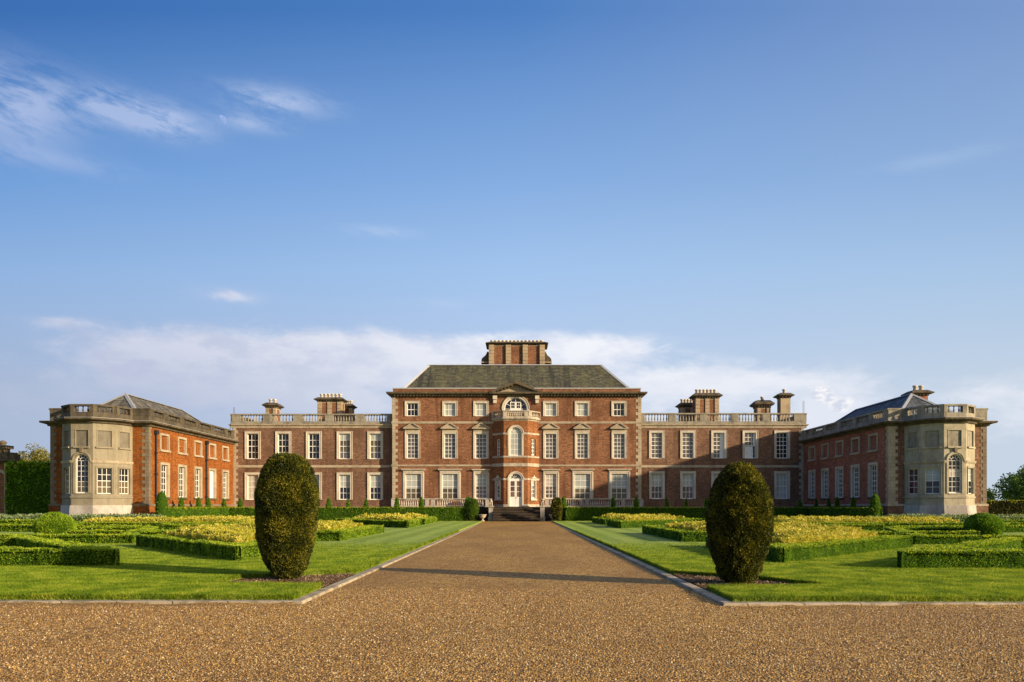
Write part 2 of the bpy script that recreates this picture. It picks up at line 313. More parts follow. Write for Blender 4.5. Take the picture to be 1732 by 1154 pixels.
class MB:
    def __init__(s): s.v = []; s.f = []
    def add(s, vs, fs):
        n = len(s.v); s.v += [tuple(v) for v in vs]; s.f += [tuple(i+n for i in f) for f in fs]; return s
    def box8(s, c): return s.add(c, [(0, 3, 2, 1), (4, 5, 6, 7), (0, 1, 5, 4), (1, 2, 6, 5), (2, 3, 7, 6), (3, 0, 4, 7)])
    def box(s, x0, x1, y0, y1, z0, z1): return s.box8([(x0, y0, z0), (x1, y0, z0), (x1, y1, z0), (x0, y1, z0), (x0, y0, z1), (x1, y0, z1), (x1, y1, z1), (x0, y1, z1)])
    def fbox(s, F, u0, u1, w0, w1, z0, z1):   # in a wall frame: u along, w outward
        q = [(u0, w0), (u0, w1), (u1, w1), (u1, w0)]
        return s.box8([F.p(u, ww, z0) for u, ww in q][::-1] + [F.p(u, ww, z1) for u, ww in q][::-1])
    def prism(s, F, pts, w0, w1):             # polygon (u,z) extruded along w, pts counter-clockwise seen from outside
        n = len(pts); vs = [F.p(u, w1, z) for u, z in pts] + [F.p(u, w0, z) for u, z in pts]
        fs = [tuple(range(n)), tuple(range(2*n-1, n-1, -1))] + [(i, n+i, n+(i+1) % n, (i+1) % n) for i in range(n)]
        return s.add(vs, fs)
    def lathe(s, cx, cy, prof, seg=10, rot=0.0, capt=True, capb=False):
        vs = []; n = len(prof)
        for r, z in prof:
            for k in range(seg):
                a = rot+2*math.pi*k/seg; vs.append((cx+r*math.cos(a), cy+r*math.sin(a), z))
        fs = [(i*seg+k, i*seg+(k+1) % seg, (i+1)*seg+(k+1) % seg, (i+1)*seg+k) for i in range(n-1) for k in range(seg)]
        if capt: fs.append(tuple((n-1)*seg+k for k in range(seg)))
        if capb: fs.append(tuple(k for k in range(seg-1, -1, -1)))
        return s.add(vs, fs)
    def sweep(s, poly, prof, closed=False, cap=True):
        P = [Vector(q) for q in poly]; n = len(P); m = len(prof); offs = []
        for i in range(n):
            a = P[i]-P[i-1] if (i > 0 or closed) else P[1]-P[0]; b = P[(i+1) % n]-P[i] if (i < n-1 or closed) else P[-1]-P[-2]
            a = a.normalized(); b = b.normalized(); na = Vector((a.y, -a.x)); nb = Vector((b.y, -b.x)); mm = na+nb
            mm = mm*(2/max(mm.length_squared, .15)); offs.append(mm)
        vs = [(P[i].x+offs[i].x*ww, P[i].y+offs[i].y*ww, z) for i in range(n) for ww, z in prof]
        fs = []
        for i in range(n if closed else n-1):
            j = (i+1) % n
            for k in range(m):
                l = (k+1) % m; fs.append((i*m+k, j*m+k, j*m+l, i*m+l))
        if cap and not closed: fs += [tuple(range(m-1, -1, -1)), tuple((n-1)*m+k for k in range(m))]
        return s.add(vs, fs)
    def mesh(s, name, smooth=False):
        me = bpy.data.meshes.new(name); me.from_pydata(s.v, [], s.f); me.update()
        if smooth: me.shade_smooth()
        return me
    def build(s, name, mat, parent=None, loc=None, smooth=False): return link(name, s.mesh(name, smooth), mat, parent, loc)
class Frame:
    def __init__(s, A, B):
        s.o = Vector(A); d = Vector(B)-s.o; s.L = d.length; s.t = d/s.L; s.n = Vector((s.t.y, -s.t.x))
    def p(s, u, ww, z):
        q = s.o+s.t*u+s.n*ww; return (q.x, q.y, z)
def wall(mb, F, z0, z1, holes=(), u0=0, u1=None, arches=()):
    u1 = F.L if u1 is None else u1
    us = sorted({u0, u1} | {x for h in holes for x in h[:2] if u0 < x < u1}); zs = sorted({z0, z1} | {x for h in holes for x in h[2:4]})
    for i in range(len(us)-1):
        for j in range(len(zs)-1):
            cu = (us[i]+us[i+1])/2; cz = (zs[j]+zs[j+1])/2
            if any(h[0] < cu < h[1] and h[2] < cz < h[3] for h in holes): continue
            mb.add([F.p(us[i], 0, zs[j]), F.p(us[i+1], 0, zs[j]), F.p(us[i+1], 0, zs[j+1]), F.p(us[i], 0, zs[j+1])], [(0, 1, 2, 3)])
    for (uc, r, zs_, ztop) in arches:    # spandrels inside a rectangular hole: centre, radius, spring, hole top
        N = 16; pts = [(uc+r*math.cos(math.pi-math.pi*k/N), zs_+r*math.sin(math.pi*k/N)) for k in range(N+1)]
        for k in range(N):
            (a, b), (c, d) = pts[k], pts[k+1]
            mb.add([F.p(a, 0, b), F.p(c, 0, d), F.p(c, 0, ztop), F.p(a, 0, ztop)], [(0, 1, 2, 3)])
def arcpts(uc, zc, r, N=16, a0=0, a1=math.pi): return [(uc+r*math.cos(a0+(a1-a0)*k/N), zc+r*math.sin(a0+(a1-a0)*k/N)) for k in range(N+1)]
def ring(mb, F, uc, zc, r0, r1, w0, w1, N=16):   # half ring
    a = arcpts(uc, zc, r0, N); b = arcpts(uc, zc, r1, N)
    for k in range(N): mb.prism(F, [a[k], b[k], b[k+1], a[k+1]], w0, w1)

# ---------------------------------------------------------------- windows
def rect_window(F, root, uc, z0, z1, ow, sur=.22, cols=3, rows=4, glass='glass', blinds=(), hood=None, sm='stone_window', bar=.045, fr=.065, proud=.06, sill=.0, crown=None, shutters=None, inset=.2, outer=None):
    """opening ow wide from z0 to z1; returns the hole to cut"""
    a, b = uc-ow/2, uc+ow/2; m = MB()
    o_ = outer if outer is not None else sur
    m.fbox(F, a-sur, a, -inset-.05, proud, z0-sill, z1); m.fbox(F, b, b+sur, -inset-.05, proud, z0-sill, z1)
    m.fbox(F, a-sur, b+sur, -inset-.05, proud+.002, z1, z1+sur); 
    if sill: m.fbox(F, a-sur-.08, b+sur+.08, -inset-.05, proud+.09, z0-sill-.16, z0-sill)
    m.fbox(F, a+.001, b-.001, -inset-.05, proud-.03, z0-sill-.02, z0+.02)
    if outer is not None:
        m.fbox(F, a-sur-outer, a-sur, 0, proud-.02, z0, z1+sur*.8); m.fbox(F, b+sur, b+sur+outer, 0, proud-.02, z0, z1+sur*.8)
    # thin outer moulding
    m.fbox(F, a-sur-.001, a-sur+.05, proud, proud+.04, z0, z1+sur); m.fbox(F, b+sur-.05, b+sur+.001, proud, proud+.04, z0, z1+sur); m.fbox(F, a-sur+.05, b+sur-.05, proud, proud+.04, z1+sur-.05, z1+sur+.001)
    win = m.build('window', sm, root)
    s = MB(); g0, g1 = -inset, -inset+.05
    s.fbox(F, a, a+fr, g0, g1, z0, z1); s.fbox(F, b-fr, b, g0, g1, z0, z1); s.fbox(F, a+fr, b-fr, g0, g1, z1-fr, z1); s.fbox(F, a+fr, b-fr, g0, g1, z0, z0+fr*1.5)
    ia, ib, ja, jb = a+fr, b-fr, z0+fr*1.5, z1-fr
    for c_ in range(1, cols): u = ia+(ib-ia)*c_/cols; s.fbox(F, u-bar/2, u+bar/2, g0, g1-.01, ja, jb)
    for r_ in range(1, rows):
        z = ja+(jb-ja)*r_/rows; bb = bar*(1.5 if (rows % 2 == 0 and r_ == rows//2) else 1)
        s.fbox(F, ia, ib, g0, g1-.012, z-bb/2, z+bb/2)
    s.build('sash', 'white_paint', win)
    MB().add([F.p(a, g0+.01, z0), F.p(b, g0+.01, z0), F.p(b, g0+.01, z1), F.p(a, g0+.01, z1)], [(0, 1, 2, 3)]).build('pane', glass, win)
    for (f0, f1, e0, e1, mat) in blinds:      # fractions in z (0 bottom) and u
        za, zb = ja+(jb-ja)*f0, ja+(jb-ja)*f1; ua, ub = ia+(ib-ia)*e0, ia+(ib-ia)*e1
        MB().add([F.p(ua, g0+.02, za), F.p(ub, g0+.02, za), F.p(ub, g0+.02, zb), F.p(ua, g0+.02, zb)], [(0, 1, 2, 3)]).build('blind' if 'blind' in mat else 'curtain', mat, win)
    if hood == 'pediment':
        h = MB(); hw = ow/2+sur+.16; zt = z1+sur
        h.fbox(F, a-sur, b+sur, 0, .08, zt, zt+.30); h.fbox(F, uc-hw, uc+hw, 0, .32, zt+.30, zt+.40)
        h.prism(F, [(uc-hw, zt+.40), (uc+hw, zt+.40), (uc, zt+.98)], 0, .20)
        for sg in (-1, 1): h.prism(F, [(uc+sg*(hw+.04), zt+.40), (uc+sg*(hw-.18), zt+.40), (uc, zt+.90), (uc, zt+1.04)][::sg*-1 if sg == 1 else 1], .0, .34)
        h.build('pediment', 'stone', win)
    elif hood == 'cornice':
        h = MB(); hw = ow/2+sur+(outer or 0)+.12; zt = z1+sur
        h.fbox(F, uc-hw+.2, uc+hw-.2, 0, .1, zt, zt+.16); h.fbox(F, uc-hw+.08, uc+hw-.08, 0, .24, zt+.16, zt+.24); h.fbox(F, uc-hw, uc+hw, 0, .34, zt+.24, zt+.32)
        h.build('hood_mould', 'stone_window', win)
    return (a-sur+.02, b+sur-.02, z0-sill+(.0 if sill else 0), z1+sur-.02)
def arch_window(F, root, uc, z0, zs, ow, sur=.2, cols=3, rows=5, glass='glass', sm='stone_window', blinds=(), inset=.2, name='window', bar=.045, proud=.07, fan=5, jamb=True):
    r = ow/2; a, b = uc-r, uc+r; m = MB()
    if jamb: m.fbox(F, a-sur, a, -inset-.05, proud, z0, zs); m.fbox(F, b, b+sur, -inset-.05, proud, z0, zs); m.fbox(F, a, b, -inset-.05, proud-.03, z0-.1, z0+.02)
    ring(m, F, uc, zs, r, r+sur, -inset-.05, proud); ring(m, F, uc, zs, r+sur-.05, r+sur+.04, 0, proud+.05)
    win = m.build(name, sm, root); s = MB(); g0, g1 = -inset, -inset+.05; fr = .08
    if z0 < zs-.01:
        s.fbox(F, a, a+fr, g0, g1, z0, zs); s.fbox(F, b-fr, b, g0, g1, z0, zs); s.fbox(F, a+fr, b-fr, g0, g1, z0, z0+.12)
    ring(s, F, uc, zs, r-fr, r, g0, g1)
    for c_ in range(1, cols): u = a+fr+(ow-2*fr)*c_/cols; s.fbox(F, u-bar/2, u+bar/2, g0, g1-.01, z0, zs)
    for r_ in range(1, rows+1):
        z = z0+.12+(zs-z0-.12)*r_/rows; s.fbox(F, a+fr, b-fr, g0, g1-.012, z-bar/2, z+bar/2)
    ring(s, F, uc, zs, r*.42, r*.42+bar, g0, g1-.012, 10)
    for k in range(1, fan):
        an = math.pi*k/fan; d = (math.cos(an), math.sin(an)); q = (-d[1]*bar/2, d[0]*bar/2); r0, r1 = r*.42, r-fr*.5
        s.prism(F, [(uc+d[0]*r0-q[0], zs+d[1]*r0-q[1]), (uc+d[0]*r1-q[0], zs+d[1]*r1-q[1]), (uc+d[0]*r1+q[0], zs+d[1]*r1+q[1]), (uc+d[0]*r0+q[0], zs+d[1]*r0+q[1])], g0, g1-.01)
    s.build('sash', 'white_paint', win)
    pts = [(a, z0), (b, z0)]+arcpts(uc, zs, r)
    MB().add([F.p(u, g0+.01, z) for u, z in pts], [tuple(range(len(pts)))]).build('pane', glass, win)
    for (f0, f1, mat) in blinds:
        za, zb = z0+(zs-z0)*f0, z0+(zs-z0)*f1
        MB().add([F.p(a, g0+.02, za), F.p(b, g0+.02, za), F.p(b, g0+.02, zb), F.p(a, g0+.02, zb)], [(0, 1, 2, 3)]).build('blind', mat, win)
    return (a-sur+.02, b+sur-.02, z0, zs+r+sur-.02), (uc, r+sur-.02, zs, zs+r+sur-.02), win

# ---------------------------------------------------------------- masonry trim
CORN = lambda z, h=.45, d=.55: [(-.1, z), (d*.25, z), (d*.30, z+h*.3), (d*.55, z+h*.45), (d*.95, z+h*.62), (d, z+h), (-.1, z+h)]
BALP = [(.055, 0), (.075, .04), (.05, .10), (.095, .25), (.09, .34), (.05, .60), (.045, .74), (.07, .82), (.06, .90)]
def balustrade(root, poly, z0, z1, piers, mat, name='balustrade', spacing=.26, thick=.30, rail=.14, plinth=.32, pierw=.45, ends=True, solid=()):
    """parapet balustrade along a polyline, outer face on the line; piers: per segment list of u centres"""
    m = MB(); m.sweep(poly, [(-thick, z0), (.03, z0), (.03, z0+plinth), (-thick, z0+plinth)])
    m.sweep(poly, [(-thick-.06, z1-rail), (.08, z1-rail), (.10, z1-rail*.4), (.06, z1), (-thick-.06, z1)])
    for si in range(len(poly)-1):
        F = Frame(poly[si], poly[si+1]); ps = sorted(piers[si]) if si < len(piers) else []
        for (u, pw) in ps: m.fbox(F, max(u-pw/2, 0), min(u+pw/2, F.L), -thick-.02, .055, z0+plinth, z1-rail)
        edges = [0]+[x for (u, pw) in ps for x in (u-pw/2, u+pw/2)]+[F.L]
        for k in range(0, len(edges), 2):
            e0, e1 = edges[k], edges[k+1]
            if e1-e0 < .35: continue
            n = max(1, int((e1-e0)/spacing)); H = z1-rail-z0-plinth
            for j in range(n):
                u = e0+(e1-e0)*(j+.5)/n; q = F.p(u, -thick/2, 0)
                m.lathe(q[0], q[1], [(r, z0+plinth+H*z/.9) for r, z in BALP], 6, capt=False)
    return m.build(name, mat, root)
def quoins(m, F, u, z0, z1, side, w1=.62, w2=.36, h=.36, proud=.03, other=None):
    z = z0; k = 0
    while z < z1-.05:
        ww = w1 if k % 2 == 0 else w2; e = min(z+h-.012, z1)
        if side > 0: m.fbox(F, u-.0, u+ww, -.05, proud, z, e)
        else: m.fbox(F, u-ww, u+.0, -.05, proud, z, e)
        z += h; k += 1
def hip_roof(root, x0, x1, y0, y1, z0, ridge, zr, mat, flash='lead_white', fl=.16, along='x'):
    """ridge = ((xa,ya),(xb,yb))"""
    (xa, ya), (xb, yb) = ridge
    v = [(x0, y0, z0), (x1, y0, z0), (x1, y1, z0), (x0, y1, z0), (xa, ya, zr), (xb, yb, zr)]
    f = [(0, 1, 5, 4), (1, 2, 5), (2, 3, 4, 5), (3, 0, 4)] if along == 'x' else [(0, 1, 4), (1, 2, 5, 4), (2, 3, 5), (3, 0, 4, 5)]
    rf = MB().add(v, f).build('roof', mat, root)
    m = MB(); pairs = [(0, 4), (1, 5), (2, 5), (3, 4), (4, 5)] if along == 'x' else [(0, 4), (1, 4), (2, 5), (3, 5), (4, 5)]
    for i, j in pairs:
        A, B = Vector(v[i]), Vector(v[j]); d = (B-A).normalized(); s = d.cross(Vector((0, 0, 1))).normalized()*fl; up = s.cross(d).normalized()
        up = up if up.z > 0 else -up
        m.add([A-s-up*.03, A+s-up*.03, B+s-up*.03, B-s-up*.03, A+up*.10, B+up*.10], [(0, 4, 5, 3), (4, 1, 2, 5), (0, 1, 4), (3, 5, 2), (0, 3, 2, 1)])
    m.build('roof_flashing', flash, rf)
    return rf
def chimney(root, x0, x1, y0, y1, z0, zc, zt, pots=0, npil=2, over=.3, panels=True, brick='brick_main', pyramid=False, potmat='stone_window', stone='stone_chimney'):
    """stone stack with brick panels, moulded cap and pots"""
    m = MB(); m.box(x0, x1, y0, y1, z0, zc)
    c = m.build('chimney', stone, root)
    if panels:
        b = MB(); F = Frame((x0, y0), (x1, y0)); Lx = F.L; pw = Lx/(npil*2+1)*(.64 if Lx > 5 else .9); gap = (Lx-pw*(npil+1))/npil
        for k in range(npil): u = pw+k*(pw+gap); b.fbox(F, u+.02, u+gap-.02, -.05, .012, z0+.2, zc-.15)
        G = Frame((x1, y0), (x1, y1)); b.fbox(G, .35, G.L-.35, -.05, .012, z0+.2, zc-.15); G = Frame((x0, y1), (x0, y0)); b.fbox(G, .35, G.L-.35, -.05, .012, z0+.2, zc-.15)
        b.build('brick_panel', brick, c)
        for k in range(npil+1):
            s = MB()
            u = k*(pw+gap)
            z = z0+.1
            while z < zc-.2: s.fbox(F, u, u+pw, -.02, .24 if Lx > 5 else .10, z, min(z+.42, zc)-.03); z += .42
            s.build('pilaster', stone, c)
    cap = MB(); poly = [(x0, y0), (x1, y0), (x1, y1), (x0, y1)]; h = zt-zc
    cap.sweep(poly, [(-.3, zc-.02), (.05, zc-.02), (.08, zc+h*.2), (over*.55, zc+h*.25), (over, zc+h*.42), (over, zc+h*.55), (over*.6, zc+h*.72), (.0, zc+h), (-.25, zc+h)], closed=True)
    cap.box(x0-.01, x1+.01, y0-.01, y1+.01, zc+h*.5, zc+h-.003)
    F = Frame((x0, y0), (x1, y0)); n = max(3, int(F.L/.3))
    for k in range(n): u = F.L*(k+.5)/n; cap.fbox(F, u-.05, u+.05, 0, over*.5, zc+h*.05, zc+h*.28)
    cap.build('chimney_cap', 'stone_dark', c)
    for k in range(pots):
        u = (k+.5)/pots; x = x0+.1+(x1-x0-.2)*u
        MB().lathe(x, (y0+y1)/2-.1, [(.20, zt-.05), (.17, zt+.32), (.23, zt+.35), (.23, zt+.48), (.13, zt+.48), (.13, zt+.2)], 10, capt=False).build('chimney_pot', potmat, c, smooth=True)
    return c

# ================================================================ THE MANSION
CX = -.2
mansion = empty('mansion', (CX, 86, 0), 'long red brick country house with hipped centre, balustraded ranges and two projecting wings', 'mansion')
XW, YR, YF = 32.43, 86.8, 66.9          # wing inner wall, range plane, wing front
def toX(px, Y): return (px-877)*Y/1290
def toZ(py, Y): return 1.6+(856-py)*Y/1290
# ---- central block
YC = 86.0; xL, xR = toX(663.5, YC), toX(1084.5, YC)
FC = Frame((xL, YC), (xR, YC)); U = lambda px, Y=YC: toX(px, Y)-xL
holes = []
Zc = lambda py: toZ(py, YC)
attic = [(697.7, 'glass', ()), (761, 'blind_pale', ()), (813.6, 'blind_pale', ()), (931.5, 'blind_pale', ()), (985, 'blind_pale', ()), (1047, 'glass', ())]
for px, g, bl in attic: holes.append(rect_window(FC, mansion, U(px), Zc(704), Zc(682), 1.24, .24, 3, 2, g, bl, bar=.048))
for px in (697.8, 761, 813.6, 931.8, 985, 1047.3):
    holes.append(rect_window(FC, mansion, U(px), Zc(775.8), Zc(733.8), 1.26, .23, 3, 6, 'glass_grey', (), 'pediment', bar=.046))
for px in (699, 761, 985.2, 1047.5):
    holes.append(rect_window(FC, mansion, U(px), Zc(846), Zc(801.5), 1.78, .22, 3, 4, 'blind_brown', ((.42, 1, 0, 1, 'blind_pale'),), 'cornice', bar=.05, outer=.12))
for px, g in ((813.6, 'glass_warm'), (931.7, 'glass_warm')):
    holes.append(rect_window(FC, mansion, U(px), Zc(843.5), Zc(801.5), 1.26, .2, 3, 6, g, ((.5, 1, 0, 1, 'blind_pale' if px < 900 else 'blind_cream'),), 'cornice', bar=.055, outer=.10))
# lunette behind the balcony
uc = U(872.3); zb = Zc(697)
hl, al, lun = arch_window(FC, mansion, uc, zb, zb+.35, 2.55, .27, 5, 1, 'glass', fan=6)
dr = MB(); dr.fbox(FC, uc-.62, uc+.62, -.2, -.13, zb, zb+1.15)
dr.build('balcony_door', 'white_paint', lun)
for k in (-1, 1):
    dg = MB()
    for i in (0, 1):
        for j in (0, 1): dg.fbox(FC, uc+k*.31-.2+i*.21, uc+k*.31-.2+i*.21+.18, -.14, -.125, zb+.45+j*.33, zb+.45+j*.33+.29)
    dg.build('pane', 'glass', lun)
holes.append(hl)
m = MB(); wall(m, FC, 0, Zc(671.5), holes, arches=[al])
wall(m, Frame((xL, YR+9), (xL, YC)), 0, Zc(671.5)); wall(m, Frame((xR, YC), (xR, YR+9)), 0, Zc(671.5)); wall(m, Frame((xR, YR+9), (xL, YR+9)), 0, Zc(671.5))
m.build('wall', 'brick_main', mansion)
polyC = [(xL, YR+9), (xL, YC), (xR, YC), (xR, YR+9)]
m = MB(); m.sweep(polyC, CORN(Zc(671.5), Zc(664)-Zc(671.5), .62))
k = .25
while k < FC.L-.1: m.fbox(FC, k, k+.14, .05, .36, Zc(670.5), Zc(668)); k += .36
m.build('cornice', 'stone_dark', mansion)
m = MB(); m.sweep(polyC, [(-.35, Zc(664.2)), (-.06, Zc(664.2)), (-.06, Zc(657.5)), (-.35, Zc(657.5))])
m.build('parapet', 'brick_main', mansion)
m = MB(); m.sweep(polyC, [(-.40, Zc(657.5)), (.0, Zc(657.5)), (.0, Zc(656)), (-.40, Zc(656))]); m.build('parapet_coping', 'lead_white', mansion)
m = MB(); m.sweep(polyC, [(-.05, Zc(716.8)), (.06, Zc(716.8)), (.10, Zc(714)), (.06, Zc(713.2)), (-.05, Zc(713.2))]); m.build('string_course', 'stone', mansion)
m = MB(); m.sweep(polyC, [(-.05, Zc(789)), (.07, Zc(789)), (.10, Zc(786)), (-.05, Zc(786))]); m.build('string_course', 'stone', mansion)
ZQ = ((0, Zc(789)), (Zc(786), Zc(716.8)), (Zc(713.2), Zc(671.5)))
m = MB()
for za, zb_ in ZQ: quoins(m, FC, 0, za, zb_, 1); quoins(m, Frame((xL, YC+2), (xL, YC)), 2, za, zb_, -1)
m.build('quoins', 'stone', mansion); m = MB()
for za, zb_ in ZQ: quoins(m, FC, FC.L, za, zb_, -1); quoins(m, Frame((xR, YC), (xR, YC+2)), 0, za, zb_, 1)
m.build('quoins', 'stone', mansion)
m = MB(); m.sweep(polyC, [(-.05, 0), (.08, 0), (.08, 1.62), (-.05, 1.7)]); m.build('plinth', 'stone', mansion)
# roof
zr = toZ(618.5, 91.5); z0r = Zc(657)
hip_roof(mansion, xL+1.05, xR-1.05, YC+.5, YC+10.6, z0r-.1, ((toX(725.5, 91.2), 91.3), (toX(1017.5, 91.2), 91.3)), zr, 'slate_moss', 'lead_white', .22)
# pediment over the centre
m = MB(); pc = U(872.3); hw = 2.95; zp = Zc(664.5)
m.prism(FC, [(pc-hw+.3, zp), (pc+hw-.3, zp), (pc, Zc(648.5))], -.6, .10)
m.build('pediment', 'stone', mansion)
m = MB(); za = Zc(645.3)
m.prism(FC, [(pc-hw-.05, zp), (pc-hw+.42, zp), (pc, za-.34), (pc, za)], -.6, .70); m.prism(FC, [(pc, za), (pc, za-.34), (pc+hw-.42, zp), (pc+hw+.05, zp)], -.6, .70)
m.fbox(FC, pc-hw-.02, pc+hw+.02, .0, .66, zp-.18, zp+.02)
for q in range(1, 7):
    for sg in (-1, 1): u = pc+sg*(hw-.2)*(1-q/7); zz = zp+(za-.36-zp)*(q/7)-.10; m.fbox(FC, u-.08, u+.08, .05, .5, zz-.08, zz+.1)
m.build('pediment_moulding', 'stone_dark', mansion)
for px in (837.2, 908.6): u = U(px); m = MB(); m.fbox(FC, u-.24, u+.24, 0, .40, Zc(676), Zc(670)); m.fbox(FC, u-.19, u+.19, 0, .28, Zc(682.5), Zc(676)); m.build('console', 'stone_window', mansion)
# great stack with scrolled sides
ys0, ys1 = 95.0, 98.2; S = lambda px: toX(px, ys0); T = lambda py: toZ(py, ys0)
big = chimney(mansion, S(827), S(921.5), ys0, ys1, T(640), T(583.5), T(578.2), 14, 3, .42, True, 'brick_main', stone='stone_chimney')
FS = Frame((S(815), ys0), (S(932), ys0))
for sg in (-1, 1):
    m = MB()
    c_ = FS.L/2; h = lambda q: q*sg
    pr = [(0, T(640)), (1, T(640)), (1, T(611)), (.95, T(606)), (.75, T(603.5)), (.45, T(600.5)), (.25, T(596)), (.22, T(594)), (0, T(594))]
    e0 = (S(921.5)-S(827))/2; e1 = (S(932)-S(815))/2+.08
    pts = [(c_+sg*(e0+(e1-e0)*a_), b_) for a_, b_ in pr]
    if sg < 0: pts = pts[::-1]
    m.prism(FS, pts, -2.8, -.3); m.build('chimney_scroll', 'stone_dark', big)
m = MB(); m.fbox(FS, -.1, FS.L+.1, -3.0, -.1, T(613.4), T(611.6))
m.build('base_moulding', 'stone_chimney', big)
# ---- porch bay (half octagon)
YP = 84.65; pcx = toX(872.3, YP); hf = 1.33; ho = 2.60
PB = [(pcx-ho, YC), (pcx-hf, YP), (pcx+hf, YP), (pcx+ho, YC)]
Zp = lambda py: toZ(py, YP)
ztopP = Zp(708)
F1, F2, F3 = Frame(PB[0], PB[1]), Frame(PB[1], PB[2]), Frame(PB[2], PB[3])
pm = MB()
for F in (F1, F3):
    hs = [rect_window(F, mansion, F.L/2, Zp(770), Zp(742), .62, .10, 2, 4, 'glass_grey', (), sm='brick_porch', bar=.05, fr=.08, proud=.0+.004, sill=.0, inset=.18),
          rect_window(F, mansion, F.L/2, Zp(843), Zp(813), .62, .14, 2, 4, 'glass', ((.72, 1, 0, 1, 'blind_cream'),), sm='stone_window', bar=.05, fr=.08, proud=.05, sill=.08, inset=.18)]
    wall(pm, F, 0, ztopP, hs)
uc2 = F2.L/2
h1, a1, _ = arch_window(F2, mansion, uc2, Zp(771), Zp(733), 1.36, .20, 3, 4, 'blind_pale', fan=5, bar=.05)
h2, a2, dw = arch_window(F2, mansion, uc2, 1.55, Zp(811.5), 1.38, .20, 1, 0, 'glass', fan=7, name='door_surround')
wall(pm, F2, 0, ztopP, [h1, h2], arches=[a1, a2])
pm.build('wall', 'brick_porch', mansion)
m = MB(); m.fbox(F2, uc2-.69, uc2+.69, -.15, -.08, Zp(813.2), Zp(809.5)); m.fbox(F2, uc2-.68, uc2-.02, -.14, -.10, 1.56, Zp(813.2)); m.fbox(F2, uc2+.02, uc2+.68, -.14, -.10, 1.56, Zp(813.2)); m.fbox(F2, uc2-.02, uc2+.02, -.14, -.09, 1.56, Zp(813.2))
door = m.build('door', 'white_paint', mansion)
for sg in (-1, 1):
    m = MB()
    for k in range(3): z = 2.62+k*.60; m.fbox(F2, uc2+sg*.35-.23, uc2+sg*.35+.23, -.105, -.094, z, z+.54)
    m.build('pane', 'glass_warm', door)
MB().fbox(F2, uc2+.05, uc2+.09, -.1, -.04, 2.45, 2.56).build('handle', 'dark_metal', door)
PX = PB
for (pa, pb, d) in ((735, 731.8, .07), (774, 771.2, .06), (789, 783.5, .06), (812.3, 809, .06)):
    m = MB()
    # courses stop at the arched openings
    gap = .88 if pa in (735, 812.3) else 0
    if gap:
        m.sweep([PB[0], PB[1], (pcx-gap, YP)], [(-.02, Zp(pa)), (d, Zp(pa)), (d, Zp(pb)), (-.02, Zp(pb))]); m.build('string_course', 'stone_balcony', mansion); m = MB(); m.sweep([(pcx+gap, YP), PB[2], PB[3]], [(-.02, Zp(pa)), (d, Zp(pa)), (d, Zp(pb)), (-.02, Zp(pb))])
    else: m.sweep(PB, [(-.02, Zp(pa)), (d, Zp(pa)), (d, Zp(pb)), (-.02, Zp(pb))])
    m.build('string_course', 'stone_balcony', mansion)
m = MB(); m.sweep(PB, CORN(Zp(711.5), Zp(707)-Zp(711.5), .28)); m.build('cornice', 'stone_balcony', mansion)
m = MB(); m.add([PB[0]+(Zp(707.2),), PB[1]+(Zp(707.2),), PB[2]+(Zp(707.2),), PB[3]+(Zp(707.2),)], [(0, 1, 2, 3)]); m.build('balcony_floor', 'lead', mansion)
PBo = [(pcx-ho-.1, YC), (pcx-hf-.06, YP-.14), (pcx+hf+.06, YP-.14), (pcx+ho+.1, YC)]
balustrade(mansion, PBo, Zp(707), Zp(694.5), [[(.2, .4), (2.2, .5)], [(.2, .45), (F2.L-.1, .45)], [(.3, .5), (2.3, .4)]], 'stone_balcony', 'balcony_balustrade', .23, .22, .12, .16)
for sg, x in ((-1, F1), (1, F3)):  # little scrolled caps over the low porch windows
    m = MB(); m.prism(x, [(x.L/2-.5, Zp(809)), (x.L/2+.5, Zp(809)), (x.L/2+.12, Zp(806.5)), (x.L/2+.05, Zp(804)), (x.L/2-.05, Zp(804)), (x.L/2-.12, Zp(806.5))], 0, .16); m.build('window_crest', 'stone_window', mansion)
m = MB(); m.sweep([PB[0], PB[1], (pcx-.9, YP)], [(-.02, .0), (.06, .0), (.06, 1.78), (-.02, 1.78)]); m.build('plinth', 'stone_balcony', mansion); m = MB(); m.sweep([(pcx+.9, YP), PB[2], PB[3]], [(-.02, 0), (.06, 0), (.06, 1.78), (-.02, 1.78)]); m.build('plinth', 'stone_balcony', mansion)

